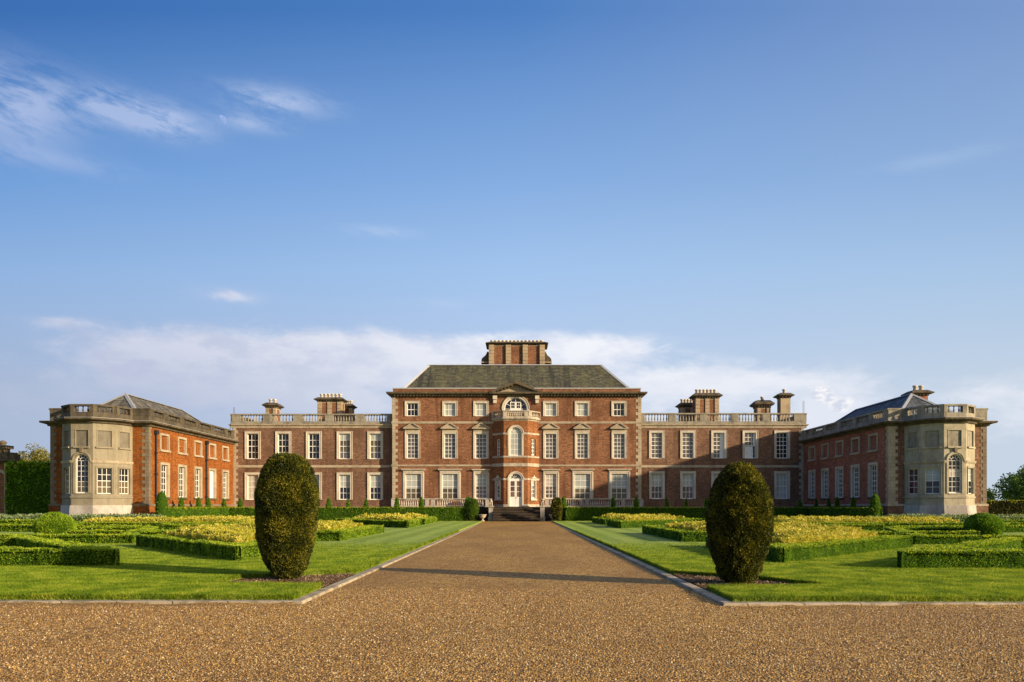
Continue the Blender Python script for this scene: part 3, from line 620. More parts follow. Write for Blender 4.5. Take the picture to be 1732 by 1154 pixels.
# ---- ranges left and right of the centre
Zr = lambda py: toZ(py, YR)
def rangeblock(sg):
    if sg < 0: A, B = (-XW-.05, YR), (xL-.0, YR)
    else: A, B = (xR, YR), (XW+.05, YR)
    F = Frame(A, B); hs = []; Uu = lambda px: toX(px, YR)-A[0]
    if sg < 0:
        up = [(427.6, 'glass', ()), (479.3, 'glass', ()), (531, 'glass', ()), (583, 'glass_grey', ((.74, 1, 0, 1, 'blind_pale'), (.30, .74, 0, 1, 'blind_brown'))), (634.8, 'glass_grey', ((.74, 1, 0, 1, 'blind_pale'), (.30, .74, 0, 1, 'blind_brown')))]
        lo = [(427.6, ((0, 1, 0, 1, 'blind_cream'),)), (479.3, ((.5, 1, 0, 1, 'blind_pale'),)), (531, ((.5, 1, 0, 1, 'blind_pale'),)), (583, ((.5, 1, 0, 1, 'blind_pale'),)), (634.8, ((.48, 1, 0, 1, 'blind_pale'),))]
        rows, cols, zu, zl = 4, 3, (776.6, 733.5), (845.5, 803)
    else:
        up = [(1111, 'glass_grey', ()), (1163.6, 'glass_grey', ()), (1216, 'glass_grey', ((0, 1, .62, 1, 'curtain_white'),)), (1269, 'glass_grey', ((0, .46, 0, 1, 'curtain_white'), (0, 1, .82, 1, 'curtain_white'))), (1322.7, 'glass', ())]
        lo = [(1111, ((.5, 1, 0, 1, 'blind_pale'), (0, .5, 0, .33, 'curtain_red'), (0, .5, .67, 1, 'curtain_red'))), (1163.6, ((.5, 1, 0, 1, 'blind_pale'), (0, .5, 0, .33, 'curtain_red'), (0, .5, .67, 1, 'curtain_red'))), (1216, ((.3, 1, 0, 1, 'blind_pale'),)), (1269, ((.3, 1, 0, 1, 'blind_pale'),)), (1322.7, ((0, 1, 0, 1, 'blind_pale'),))]
        rows, cols, zu, zl = 6, 3, (775.5, 732), (844, 801)
    for px, g, bl in up: hs.append(rect_window(F, mansion, Uu(px), Zr(zu[0]), Zr(zu[1]), 1.26, .26, cols, rows, g, bl, bar=.05, proud=.07, inset=.22))
    for px, bl in lo: hs.append(rect_window(F, mansion, Uu(px), Zr(zl[0]), Zr(zl[1]), 1.26, .26, cols, 4 if sg < 0 else 4, 'glass', bl, bar=.05, proud=.07, inset=.22))
    m = MB(); wall(m, F, 0, Zr(724), hs)
    zc = Zr(724)
    wall(m, Frame(A, (A[0], A[1])) if False else (Frame((A[0], YR+8), A) if sg < 0 else Frame(B, (B[0], YR+8))), 0, zc)
    m.build('wall', 'brick_range', mansion)
    poly = [(A[0]-.25, YR+8), (A[0]-.25, YR), B] if sg < 0 else [A, (B[0]+.25, YR), (B[0]+.25, YR+8)]
    m = MB(); m.sweep(poly, [(-.3, zc), (.04, zc), (.06, zc+.2), (.2, zc+.28), (.24, zc+.42), (-.3, zc+.42)]); m.build('cornice', 'stone', mansion)
    m = MB(); m.sweep([A, B], [(-.02, Zr(791)), (.07, Zr(791)), (.07, Zr(787)), (-.02, Zr(787))]); m.build('string_course', 'stone', mansion)
    m = MB(); m.sweep([A, B], [(-.02, 0), (.08, 0), (.08, 1.45), (-.02, 1.5)]); m.build('plinth', 'stone', mansion)
    m = MB()
    for za, zb_ in ((0, Zr(791)), (Zr(787), zc)):
        quoins(m, F, 0 if sg < 0 else F.L, za, zb_, 1 if sg < 0 else -1, .55, .34)
    m.build('quoins', 'stone', mansion)
    if sg < 0: pp = [(400, 15), (452.5, 15), (504, 14.5), (557, 14.5), (609, 14.5), (658, 9)]
    else: pp = [(1086, 9), (1137, 13), (1190, 13), (1243, 13), (1296, 13), (1351.5, 17)]
    piers = [(toX(px, YR)-poly[1 if sg < 0 else 0][0], wpx*YR/1290) for px, wpx in pp]
    segs = [[(.3, .6), (4, .9), (7.7, .6)], piers] if sg < 0 else [piers, [(.3, .6), (4, .9), (7.7, .6)]]
    balustrade(mansion, poly, zc+.42, Zr(700 if sg < 0 else 698.8), segs, 'stone_parapet_light', 'balustrade', .31, .32, .16, .34)
    x0, x1 = sorted((A[0], B[0]))
    MB().add([(x0, YR, zc+.3), (x1, YR, zc+.3), (x1, YR+8, zc+.3), (x0, YR+8, zc+.3)], [(0, 1, 2, 3)]).build('roof', 'lead', mansion)
for sg in (-1, 1): rangeblock(sg)
def chim(pxa, pxb, ycap0, ycap1, Y, dep, pots, npil, over=.3, panels=True, **k):
    return chimney(mansion, toX(pxa, Y), toX(pxb, Y), Y, Y+dep, 10.5, toZ(ycap0, Y), toZ(ycap1, Y), pots, npil, over, panels, **k)
chim(449.5, 467, 690, 681, 89, 1.6, 2, 1, .36, True); chim(537, 578, 679.5, 672, 90, 1.6, 6, 2, .38); chim(579, 595, 690, 683, 92.5, 1.4, 4, 1, .32)
chim(1176.5, 1216, 674, 664.5, 90, 1.6, 6, 2, .38); chim(1151.5, 1175, 689, 681, 92.5, 1.4, 4, 1, .34); chim(1281, 1303, 689.5, 677, 89.5, 1.4, 1, 1, .40); chim(1320.5, 1337, 673, 664.5, 88.8, 1.2, 1, 1, .38, False)

# ---- projecting wings
def wing(sg):
    brick = 'brick_orange' if sg < 0 else 'brick_red'
    xi, xo = XW, 41.07; xb0, xb1 = 33.86, 39.60; cxw = (xb0+xb1)/2
    bay = [(cxw-2.87, YF), (cxw-2.31, YF-1.66), (cxw-.93, YF-2.74), (cxw+.93, YF-2.74), (cxw+2.31, YF-1.66), (cxw+2.87, YF)]
    M_ = (lambda pts: [(-x, y) for x, y in pts][::-1]) if sg < 0 else (lambda pts: pts)
    ordr = lambda pts: M_(pts)
    full = ordr([(xi, YR), (xi, YF)]+bay+[(xo, YF), (xo, YR+4)])
    zc = 8.60; ztb = 10.18
    # side wall with five bays
    if sg < 0: F = Frame((-xi, YF), (-xi, YR)); us = [y-YF for y in (69.86, 73.5, 77.15, 80.75, 84.35)]
    else: F = Frame((xi, YR), (xi, YF)); us = [YR-y for y in (84.2, 80.6, 77.0, 73.35, 69.7)]
    hs = []
    for i, u in enumerate(us):
        if sg < 0: g, bl = 'glass', (((0, 1, 0, 1, 'curtain_white'),) if i == 3 else ((.5, 1, 0, .35, 'blind_cream'),))
        else: g, bl = 'glass_grey', ((0, 1, .1, .9, 'blind_brown'),)
        hs.append(rect_window(F, mansion, u, 2.42, 5.36, 1.38, .22, 3, 6 if sg > 0 else 5, g, bl, bar=.05, proud=.05, sill=.0, inset=.24, sm='stone_window' if sg > 0 else 'stone'))
        # blind panel above
        m = MB(); a, b, z0, z1, s_ = u-.72, u+.72, 6.72, 8.02, .20
        m.fbox(F, a-s_, a, -.14, .06, z0, z1); m.fbox(F, b, b+s_, -.14, .06, z0, z1); m.fbox(F, a-s_, b+s_, -.14, .062, z1, z1+s_); m.fbox(F, a-s_-.08, b+s_+.08, -.14, .16, z0-.18, z0)
        bw = m.build('blind_window', 'stone', mansion)
        MB().add([F.p(a, -.12, z0), F.p(b, -.12, z0), F.p(b, -.12, z1), F.p(a, -.12, z1)], [(0, 1, 2, 3)]).build('brick_infill', brick, bw)
        hs.append((a-s_+.02, b+s_-.02, z0-.1, z1+s_-.02))
        m = MB(); m.fbox(F, u-1.0, u+1.0, -.2, .14, 2.24, 2.42); m.build('window_sill', 'stone_dark', mansion)
    m = MB(); wall(m, F, 0, zc+.1, hs); m.build('wall', brick, mansion); m = MB()
    fr = ordr([(xi, YF), (xb0, YF)]); wall(m, Frame(*fr), 0, zc+.1)
    fr2 = ordr([(xb1, YF), (xo, YF)]); wall(m, Frame(*fr2), 0, zc+.1)
    fo = ordr([(xo, YF), (xo, YR+4)]); wall(m, Frame(*fo), 0, zc+.1); bk = ordr([(xo, YR+4), (xi, YR+4)]); wall(m, Frame(*bk), 0, zc+.1); bi = ordr([(xi, YR+4), (xi, YR)]); wall(m, Frame(*bi), 0, zc+.1)
    m.build('wall', brick if sg < 0 else 'brick_range', mansion)
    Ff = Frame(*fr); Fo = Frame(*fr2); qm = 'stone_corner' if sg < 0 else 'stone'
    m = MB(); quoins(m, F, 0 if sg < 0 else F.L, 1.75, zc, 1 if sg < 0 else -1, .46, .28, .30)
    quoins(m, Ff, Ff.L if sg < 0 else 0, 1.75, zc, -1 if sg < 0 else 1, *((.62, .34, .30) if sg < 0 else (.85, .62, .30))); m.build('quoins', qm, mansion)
    m = MB(); quoins(m, Fo, 0 if sg < 0 else Fo.L, 1.75, zc, 1 if sg < 0 else -1, .55, .34, .30); m.build('quoins', 'stone_corner', mansion)
    for seg in (ordr([(xi, YR), (xi, YF), (xb0, YF)]), ordr([(xb1, YF), (xo, YF), (xo, YR+4)])):
        m = MB(); m.sweep(seg, [(-.02, 0), (.09, 0), (.09, 1.62), (-.02, 1.75)]); m.build('plinth', brick if sg < 0 else 'brick_range', mansion)
        m = MB(); m.sweep(seg, [(.0, 1.60), (.12, 1.60), (.12, 1.76), (.0, 1.80)]); m.build('plinth_band', qm, mansion)
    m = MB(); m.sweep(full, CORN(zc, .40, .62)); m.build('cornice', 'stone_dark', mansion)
    m = MB(); m.sweep(full, [(-.1, zc+.40), (.60, zc+.40), (.60, zc+.425), (-.1, zc+.46)]); m.build('cornice_lead', 'lead_white', mansion)
    SP = 'stone_pale' if sg < 0 else 'stone_bay_fill'
    # bay
    bp = ordr(bay); bm = MB(); facing = [Frame(bp[i], bp[i+1]) for i in range(5)]
    for i, Fb in enumerate(facing):
        c = Fb.L/2; hh = []; ar = []
        ow = 1.12
        if i == 2:
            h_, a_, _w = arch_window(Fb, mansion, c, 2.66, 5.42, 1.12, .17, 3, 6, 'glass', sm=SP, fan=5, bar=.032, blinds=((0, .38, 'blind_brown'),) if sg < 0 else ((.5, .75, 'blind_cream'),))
            hh.append(h_); ar.append(a_)
        else:
            near = (i > 2) if sg < 0 else (i < 2)
            bl = ((0, .5, 0, 1, 'blind_brown'),) if sg < 0 else (((.0, 1, 0, 1, 'curtain_red'), (.55, 1, 0, 1, 'blind_cream')) if i == 0 else ((.5, 1, 0, 1, 'blind_pale'),))
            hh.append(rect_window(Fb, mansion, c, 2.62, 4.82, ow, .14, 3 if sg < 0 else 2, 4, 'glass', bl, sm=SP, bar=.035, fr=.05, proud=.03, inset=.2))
        # upper blind panel
        z0, z1 = 6.62, 7.98
        m = MB(); m.fbox(Fb, c-.60, c-.53, -.1, .03, z0, z1); m.fbox(Fb, c+.53, c+.60, -.1, .03, z0, z1); m.fbox(Fb, c-.60, c+.60, -.1, .032, z1, z1+.08); m.fbox(Fb, c-.66, c+.66, -.1, .14, z0-.14, z0)
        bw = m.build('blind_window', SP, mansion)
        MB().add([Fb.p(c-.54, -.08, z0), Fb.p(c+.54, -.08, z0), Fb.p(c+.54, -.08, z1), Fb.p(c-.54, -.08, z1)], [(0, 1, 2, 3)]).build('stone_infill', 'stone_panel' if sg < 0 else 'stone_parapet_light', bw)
        hh.append((c-.58, c+.58, z0-.05, z1+.04))
        wall(bm, Fb, 1.65, zc+.1, hh, arches=ar)
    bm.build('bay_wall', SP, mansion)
    m = MB(); m.sweep(bp, [(-.02, 0), (.14, 0), (.14, 1.1), (.10, 1.6), (.10, 1.66), (-.02, 1.66)]); m.build('bay_plinth', 'stone_white', mansion)
    m = MB(); m.sweep(bp, [(-.02, 2.26), (.08, 2.28), (.08, 2.40), (-.02, 2.42)])
    fa = facing[2]; gp = .74; c = fa.L/2
    lft = bp[:3]+[tuple(fa.p(c-gp, 0, 0)[:2])]; rgt = [tuple(fa.p(c+gp, 0, 0)[:2])]+bp[3:]
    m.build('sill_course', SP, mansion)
    for seg in (lft, rgt): m = MB(); m.sweep(seg, [(-.02, 5.22), (.05, 5.22), (.12, 5.36), (.12, 5.42), (-.02, 5.46)]); m.build('string_course', 'stone', mansion)
    m = MB(); m.prism(fa, [(c-.09, 6.12), (c+.09, 6.12), (c+.15, 6.5), (c-.15, 6.5)], 0, .18)
    m.build('keystone', 'stone_corner', mansion)
    # parapet with balusters
    piers = []
    for i in range(len(full)-1):
        Fq = Frame(full[i], full[i+1])
        if Fq.L > 15: L = Fq.L; uu = [.35, 3.2, 6.6, 10.2, 13.9, 17.6, L-.4] if sg < 0 else [.4, L-17.6, L-13.9, L-10.2, L-6.6, L-3.2, L-.35]; piers.append([(u, .9 if 1 < u < L-1 else .8) for u in uu])
        elif 1.0 < Fq.L < 1.6 and abs(Fq.t.y) < .01: piers.append([(Fq.L/2, Fq.L)])
        else: piers.append([(.14, .3), (Fq.L-.14, .3)])
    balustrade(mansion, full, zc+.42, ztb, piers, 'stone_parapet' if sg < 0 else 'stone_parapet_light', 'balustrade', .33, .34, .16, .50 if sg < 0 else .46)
    # roofs
    x0, x1 = (xi+.9, xo-.9) if sg > 0 else (-xo+.9, -xi-.9)
    hip_roof(mansion, x0, x1, YF+.7, YR+2, zc+.55, ((sg*cxw, 71.3), (sg*cxw, 83.0)), 12.05, 'slate' if sg < 0 else 'slate_blue', 'lead', .2, along='y')
    poly = bay+[(xo, YF), (xo, YR+3.9), (xi, YR+3.9), (xi, YF)]
    m = MB(); pp = [(sg*x, y, zc+.5) for x, y in poly]; m.add(pp, [tuple(range(len(pp)))]); m.build('gutter_floor', 'lead', mansion)
for sg in (-1, 1): wing(sg)
for Y in (68.0, 79.0):
    F = Frame((-XW, YF), (-XW, YR)); u = Y-YF; m = MB(); q = F.p(u, .14, 0)
    m.lathe(q[0], q[1], [(.075, .2), (.075, 8.0)], 8); m.fbox(F, u-.2, u+.2, .02, .3, 8.0, 8.35)
    for z in (2.5, 4.4, 6.3): m.fbox(F, u-.13, u+.13, .0, .25, z, z+.1)
    m.build('drainpipe', 'dark_metal', mansion)
chimney(mansion, 37.3, 38.6, 71.9, 73.2, 9.3, 12.0, 12.55, 2, 1, .42, False, stone='brick_red')
for px, y0, y1 in ((394.5, 700, 689), (1358.5, 700, 678)):
    m = MB(); x = toX(px, YR)
    for d in (0, .12): m.lathe(x+d, YR+.05, [(.018, toZ(y0, YR)-1), (.018, toZ(y1, YR))], 5)
    m.build('lightning_rod', 'dark_metal', mansion)
m = MB()
for d in (0, .35): m.box8([(toX(389+d*10, YR), YR-.4+d, 9.3), (toX(389.5+d*10, YR), YR-.4+d, 9.3), (toX(389.5+d*10, YR), YR-.36+d, 9.3), (toX(389+d*10, YR), YR-.36+d, 9.3)]+[(toX(393, YR), YR-.2+d, 12.0), (toX(393.5, YR), YR-.2+d, 12.0), (toX(393.5, YR), YR-.16+d, 12.0), (toX(393, YR), YR-.16+d, 12.0)])
m.build('roof_ladder', 'dark_metal', mansion)

# ================================================================ GROUND
def structure(name, mb, mat): o = mb.build(name, mat); o['kind'] = 'structure'; return o
structure('ground', MB().add([(-2500, -600, -.5), (2500, -600, -.5), (2500, 4000, -.5), (-2500, 4000, -.5)], [(0, 1, 2, 3)]), 'lawn')
g = MB()      # gravel forecourt and drive
g.add([(-70, -25, -.08), (70, -25, -.08), (70, 13.3, -.08), (-70, 13.3, -.08)], [(0, 1, 2, 3)])
g.add([(-4.1, 13.3, -.08), (3.9, 13.3, -.08), (3.9, 82, -.02), (-4.1, 82, -.02)], [(0, 1, 2, 3)])
g.add([(-31.5, 78.0, -.024), (-4.1, 78.0, -.024), (-4.1, 83, -.024), (-31.5, 83, -.024)], [(0, 1, 2, 3)]); g.add([(3.9, 78.0, -.024), (31.5, 78.0, -.024), (31.5, 83, -.024), (3.9, 83, -.024)], [(0, 1, 2, 3)])
g.add([(-70, -25, -.5), (70, -25, -.5), (70, -25, -.08), (-70, -25, -.08)], [(0, 1, 2, 3)])
structure('gravel', g, 'gravel')
LE = [(-70, 13.12), (-3.78, 13.12), (-3.56, 78.0)]; RE = [(3.34, 78.0), (3.52, 12.86), (70, 12.86)]
SB = {-1: [(-6.5, 15.6), (-3.95, 15.25), (-3.95, 18.6), (-6.2, 17.1)], 1: [(3.70, 14.85), (6.3, 15.1), (5.4, 16.8), (3.70, 18.4)]}
for sg, E_ in ((-1, LE), (1, RE)):
    m = MB(); m.sweep(E_, [(-.12, -.3), (.09, -.3), (.08, -.045), (.06, -.030), (-.12, -.030)]); structure('kerb', m, 'kerbstone')
# lawns: slabs with soil cut-outs
def lawn(sg):
    xs = sg*70
    if sg < 0: edge = [(-3.92, 13.28), (-3.92, 15.25), (-3.95, 18.6), (-3.72, 78)]
    else: edge = [(3.66, 13.02), (3.70, 14.85), (3.70, 18.4), (3.50, 78)]
    b = SB[sg]
    if sg < 0:
        pol = [edge[0], b[1], b[0], b[3], b[2], edge[3], (xs, 78), (xs, edge[0][1])]; pol = pol
    else: pol = [edge[0], b[0], b[1], b[2], b[3], edge[3], (xs, 78), (xs, edge[0][1])]
    import mathutils
    tri = mathutils.geometry.tessellate_polygon([[Vector((x, y, 0)) for x, y in pol]])
    m = MB(); n = len(pol)
    vs = [(x, y, .045) for x, y in pol]; fs = []
    for a, b_, c in tri:
        A, B, C = (Vector(vs[i]) for i in (a, b_, c)); fs.append((a, b_, c) if (B-A).cross(C-A).z > 0 else (a, c, b_))
    m.add(vs, fs)
    for i in range(n):
        a, c = pol[i], pol[(i+1) % n]; m.add([(a[0], a[1], -.4), (c[0], c[1], -.4), (c[0], c[1], .045), (a[0], a[1], .045)], [(0, 1, 2, 3)])
    structure('lawn', m, 'lawn')
    bb = SB[sg]; m = MB(); m.add([(x*1.0+(-.12 if x < 0 else .12)*0, y, -.035) for x, y in bb], [(0, 1, 2, 3)])
    structure('soil', m, 'soil')
    for i_ in (0,):
        m = MB()
    return pol
LP = {sg: lawn(sg) for sg in (-1, 1)}
structure('far_lawn', MB().add([(-70, 78, .03), (-31.5, 78, .03), (-31.5, 140, .03), (-70, 140, .03)], [(0, 1, 2, 3)]).add([(31.5, 78, .03), (70, 78, .03), (70, 140, .03), (31.5, 140, .03)], [(0, 1, 2, 3)]), 'lawn')
# ---- terrace, steps
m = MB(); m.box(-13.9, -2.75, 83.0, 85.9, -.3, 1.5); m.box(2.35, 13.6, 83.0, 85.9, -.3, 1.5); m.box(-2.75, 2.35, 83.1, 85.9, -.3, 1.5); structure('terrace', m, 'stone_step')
m = MB(); n = 9
for k in range(n):
    z = 1.5*(1-(k+1)/(n+0.0)) ; 
for k in range(n):
    zt = 1.5-1.5*k/n; y = 83.1-.30*k
    m.box(-2.72, 2.32, y-.32, 83.095, -.1 if k == n-1 else zt-.165, zt)
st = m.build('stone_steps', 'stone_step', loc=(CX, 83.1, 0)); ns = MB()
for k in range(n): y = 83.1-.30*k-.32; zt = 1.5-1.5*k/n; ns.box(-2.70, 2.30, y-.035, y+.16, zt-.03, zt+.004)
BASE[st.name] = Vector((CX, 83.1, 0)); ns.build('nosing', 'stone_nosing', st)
tag(st, 'wide flight of weathered stone steps, darkened with painted shade, rising from the gravel drive to the white door', 'steps')
def pedestal(x, y, label):
    r = empty('pedestal', (x, y, 0), label, 'pedestal')
    MB().box(x-.30, x+.30, y-.30, y+.30, -.1, .42).build('base', 'stone_balcony', r)
    MB().box(x-.23, x+.23, y-.23, y+.23, .42, 1.42).build('shaft', 'stone_white', r)
    c = MB(); c.sweep([(x-.23, y-.23), (x+.23, y-.23), (x+.23, y+.23), (x-.23, y+.23)], [(-.1, 1.42), (.04, 1.42), (.10, 1.50), (.10, 1.58), (-.1, 1.58)], closed=True); c.box(x-.2, x+.2, y-.2, y+.2, 1.42, 1.577); c.build('cap', 'stone_balcony', r)
def blob_mesh(parts, seg=10):
    m = MB()
    for (x, y, z, rx, ry, rz) in parts:
        vs = []; fs = []; H = 7
        for i in range(H+1):
            ph = math.pi*i/H
            for k in range(seg): a = 2*math.pi*k/seg; vs.append((x+rx*math.sin(ph)*math.cos(a), y+ry*math.sin(ph)*math.sin(a), z-rz*math.cos(ph)))
        for i in range(H):
            for k in range(seg): fs.append((i*seg+k, i*seg+(k+1) % seg, (i+1)*seg+(k+1) % seg, (i+1)*seg+k))
        m.add(vs, fs)
    return m
def statue(x, y, sg, label):      # a small seated beast holding a shield, worn almost to a block
    z = 1.58; m = blob_mesh([(x, y+.03, z+.22, .20, .22, .26), (x-.02*sg, y, z+.46, .16, .17, .24), (x+.01*sg, y-.05, z+.66, .12, .15, .13), (x+.04*sg, y-.17, z+.62, .07, .10, .07),
                   (x-.09, y+.02, z+.78, .035, .04, .07), (x+.09, y+.02, z+.78, .035, .04, .07), (x-.11, y-.16, z+.22, .05, .06, .24), (x+.11, y-.16, z+.22, .05, .06, .24), (x+.17*sg, y+.05, z+.72, .09, .05, .10), (x-.13, y-.1, z+.06, .08, .15, .06), (x+.13, y-.1, z+.06, .08, .15, .06)])
    m.box(x-.24, x+.24, y-.26, y+.26, z-.001, z+.05)
    o_ = m.build('statue', 'stone_balcony', loc=(x, y, z), smooth=True); tag(o_, label, 'statue')
for x, sg, wd in ((-2.98, -1, 'left'), (2.58, 1, 'right')):
    pedestal(x, 82.4, f'pale square stone pedestal flanking the {wd} end of the dark steps')
    statue(x, 82.4, sg, f'worn stone heraldic beast seated on the pedestal at the {wd} of the steps')
def terrace_bal(x0, x1, wd):
    r = empty('terrace_balustrade', ((x0+x1)/2, 83.1, 1.5), f'low stone terrace balustrade with turned balusters to the {wd} of the steps', 'balustrade', 'balustrades on the terrace')
    m = MB(); m.box(x0, x1, 83.0, 83.28, 1.502, 1.60); m.build('plinth', 'stone_balcony', r)
    m = MB(); m.sweep([(x0, 83.0), (x1, 83.0)], [(-.30, 2.30), (.03, 2.30), (.06, 2.36), (.03, 2.42), (-.30, 2.42)]); m.build('rail', 'stone_balcony', r)
    L = x1-x0; ps = [x0+.2, x0+L*.37, x0+L*.43, x0+L*.80, x1-.1]
    for q in ps: MB().box(q-.2, q+.2, 82.98, 83.30, 1.602, 2.298).build('pier', 'stone_white', r)
    n = int(L/.24); first = None
    for k in range(n):
        x = x0+L*(k+.5)/n
        if any(abs(x-q) < .27 for q in ps): continue
        if first is None:
            first = MB().lathe(x, 83.14, [(rr*1.05, 1.602+.70*z/.9) for rr, z in BALP], 8, capt=False).build('baluster', 'stone_white', r, smooth=True); fx = x
        else:
            c = first.copy(); COL.objects.link(c); c.parent = r; c.location = first.location+Vector((x-fx, 0, 0))
terrace_bal(-13.85, -3.3, 'left'); terrace_bal(2.9, 13.5, 'right')
def urn(x, y, label):
    r = empty('garden_urn', (x, y, 0), label, 'urn')
    MB().lathe(x, y, [(.22, .0), (.22, .08), (.12, .12), (.09, .22), (.13, .30)], 12).build('foot', 'stone', r, smooth=False)
    MB().lathe(x, y, [(.10, .29), (.24, .36), (.33, .50), (.36, .62), (.42, .66), (.42, .72), (.34, .72), (.30, .6), (.0, .55)], 14, capt=False).build('bowl', 'stone', r)
urn(-3.75, 79.6, 'shallow stone bowl urn at the foot of the small yew left of the steps'); urn(3.55, 79.3, 'stone urn half hidden by the small yew right of the steps')

# ================================================================ FOLIAGE
def vnoise(P, seed=0):
    i = np.floor(P).astype(np.int64); f = P-i; f = f*f*(3-2*f)
    def h(a, b, c):
        n = (a*374761393+b*668265263+c*2147483647+seed*974711) & 0xffffffff; n = ((n ^ (n >> 13))*1274126177) & 0xffffffff
        return ((n ^ (n >> 16)) & 0xffff)/65535.0
    r = 0
    for dx in (0, 1):
        for dy in (0, 1):
            for dz in (0, 1):
                wgt = (f[:, 0] if dx else 1-f[:, 0])*(f[:, 1] if dy else 1-f[:, 1])*(f[:, 2] if dz else 1-f[:, 2]); r = r+wgt*h(i[:, 0]+dx, i[:, 1]+dy, i[:, 2]+dz)
    return r
def npmesh(name, V, F, mats, midx=None):
    me = bpy.data.meshes.new(name); k = F.shape[1]; V = V.astype(np.float32)
    me.vertices.add(len(V)); me.vertices.foreach_set('co', V.ravel())
    me.loops.add(F.size); me.loops.foreach_set('vertex_index', F.astype(np.int32).ravel())
    me.polygons.add(len(F)); me.polygons.foreach_set('loop_start', np.arange(0, F.size, k, dtype=np.int32)); me.polygons.foreach_set('loop_total', np.full(len(F), k, np.int32))
    for m_ in mats: me.materials.append(MAT[m_])
    if midx is not None: me.polygons.foreach_set('material_index', midx.astype(np.int32))
    me.update(calc_edges=True); return me
def leafquads(P, N, size, aspect=.5, align=.5, up=0.0):
    """one rhombic leaf per point, long axis leaning out along N"""
    n = len(P); rnd = RNG.normal(size=(n, 3)); rnd /= np.linalg.norm(rnd, axis=1)[:, None]
    d = N*align+rnd*(1-align); d[:, 2] += up; d /= np.linalg.norm(d, axis=1)[:, None]+1e-9
    r2 = RNG.normal(size=(n, 3)); s = np.cross(d, r2); s /= np.linalg.norm(s, axis=1)[:, None]+1e-9
    L = (size*(0.6+.8*RNG.random(n)))[:, None]; Wd = L*aspect*.5
    V = np.stack([P, P+d*L*.5+s*Wd, P+d*L, P+d*L*.5-s*Wd], 1).reshape(-1, 3)
    return V, np.arange(4*n).reshape(-1, 4)
def foliage(name, bodyV, bodyF, P, N, size, mats, label=None, cat=None, group=None, kind=None, parent=None, loc=None, aspect=.5, align=.5, up=0.0, second=None):
    LV, LF = leafquads(P, N, size, aspect, align, up)
    if bodyV is not None:
        V = np.vstack([bodyV, LV]); F = np.vstack([bodyF, LF+len(bodyV)]); mi = np.r_[np.zeros(len(bodyF)), np.ones(len(LF))]
    else: V, F, mi = LV, LF, np.ones(len(LF))
    if second is not None: mi[-len(LF):] = 1+second
    me = npmesh(name, V, F, mats, mi); o_ = link(name, me, None, parent, loc); return tag(o_, label, cat, group, kind)
def gridpatch(a, b, c, d, res):
    a, b, c, d = map(np.array, (a, b, c, d)); nu = max(1, int(np.linalg.norm(b-a)/res)); nv = max(1, int(np.linalg.norm(d-a)/res))
    u, v_ = np.meshgrid(np.linspace(0, 1, nu+1), np.linspace(0, 1, nv+1), indexing='ij'); u = u[..., None]; v_ = v_[..., None]
    P = (a*(1-u)*(1-v_)+b*u*(1-v_)+c*u*v_+d*(1-u)*v_).reshape(-1, 3)
    idx = np.arange((nu+1)*(nv+1)).reshape(nu+1, nv+1)
    return P, np.stack([idx[:-1, :-1], idx[1:, :-1], idx[1:, 1:], idx[:-1, 1:]], -1).reshape(-1, 4)
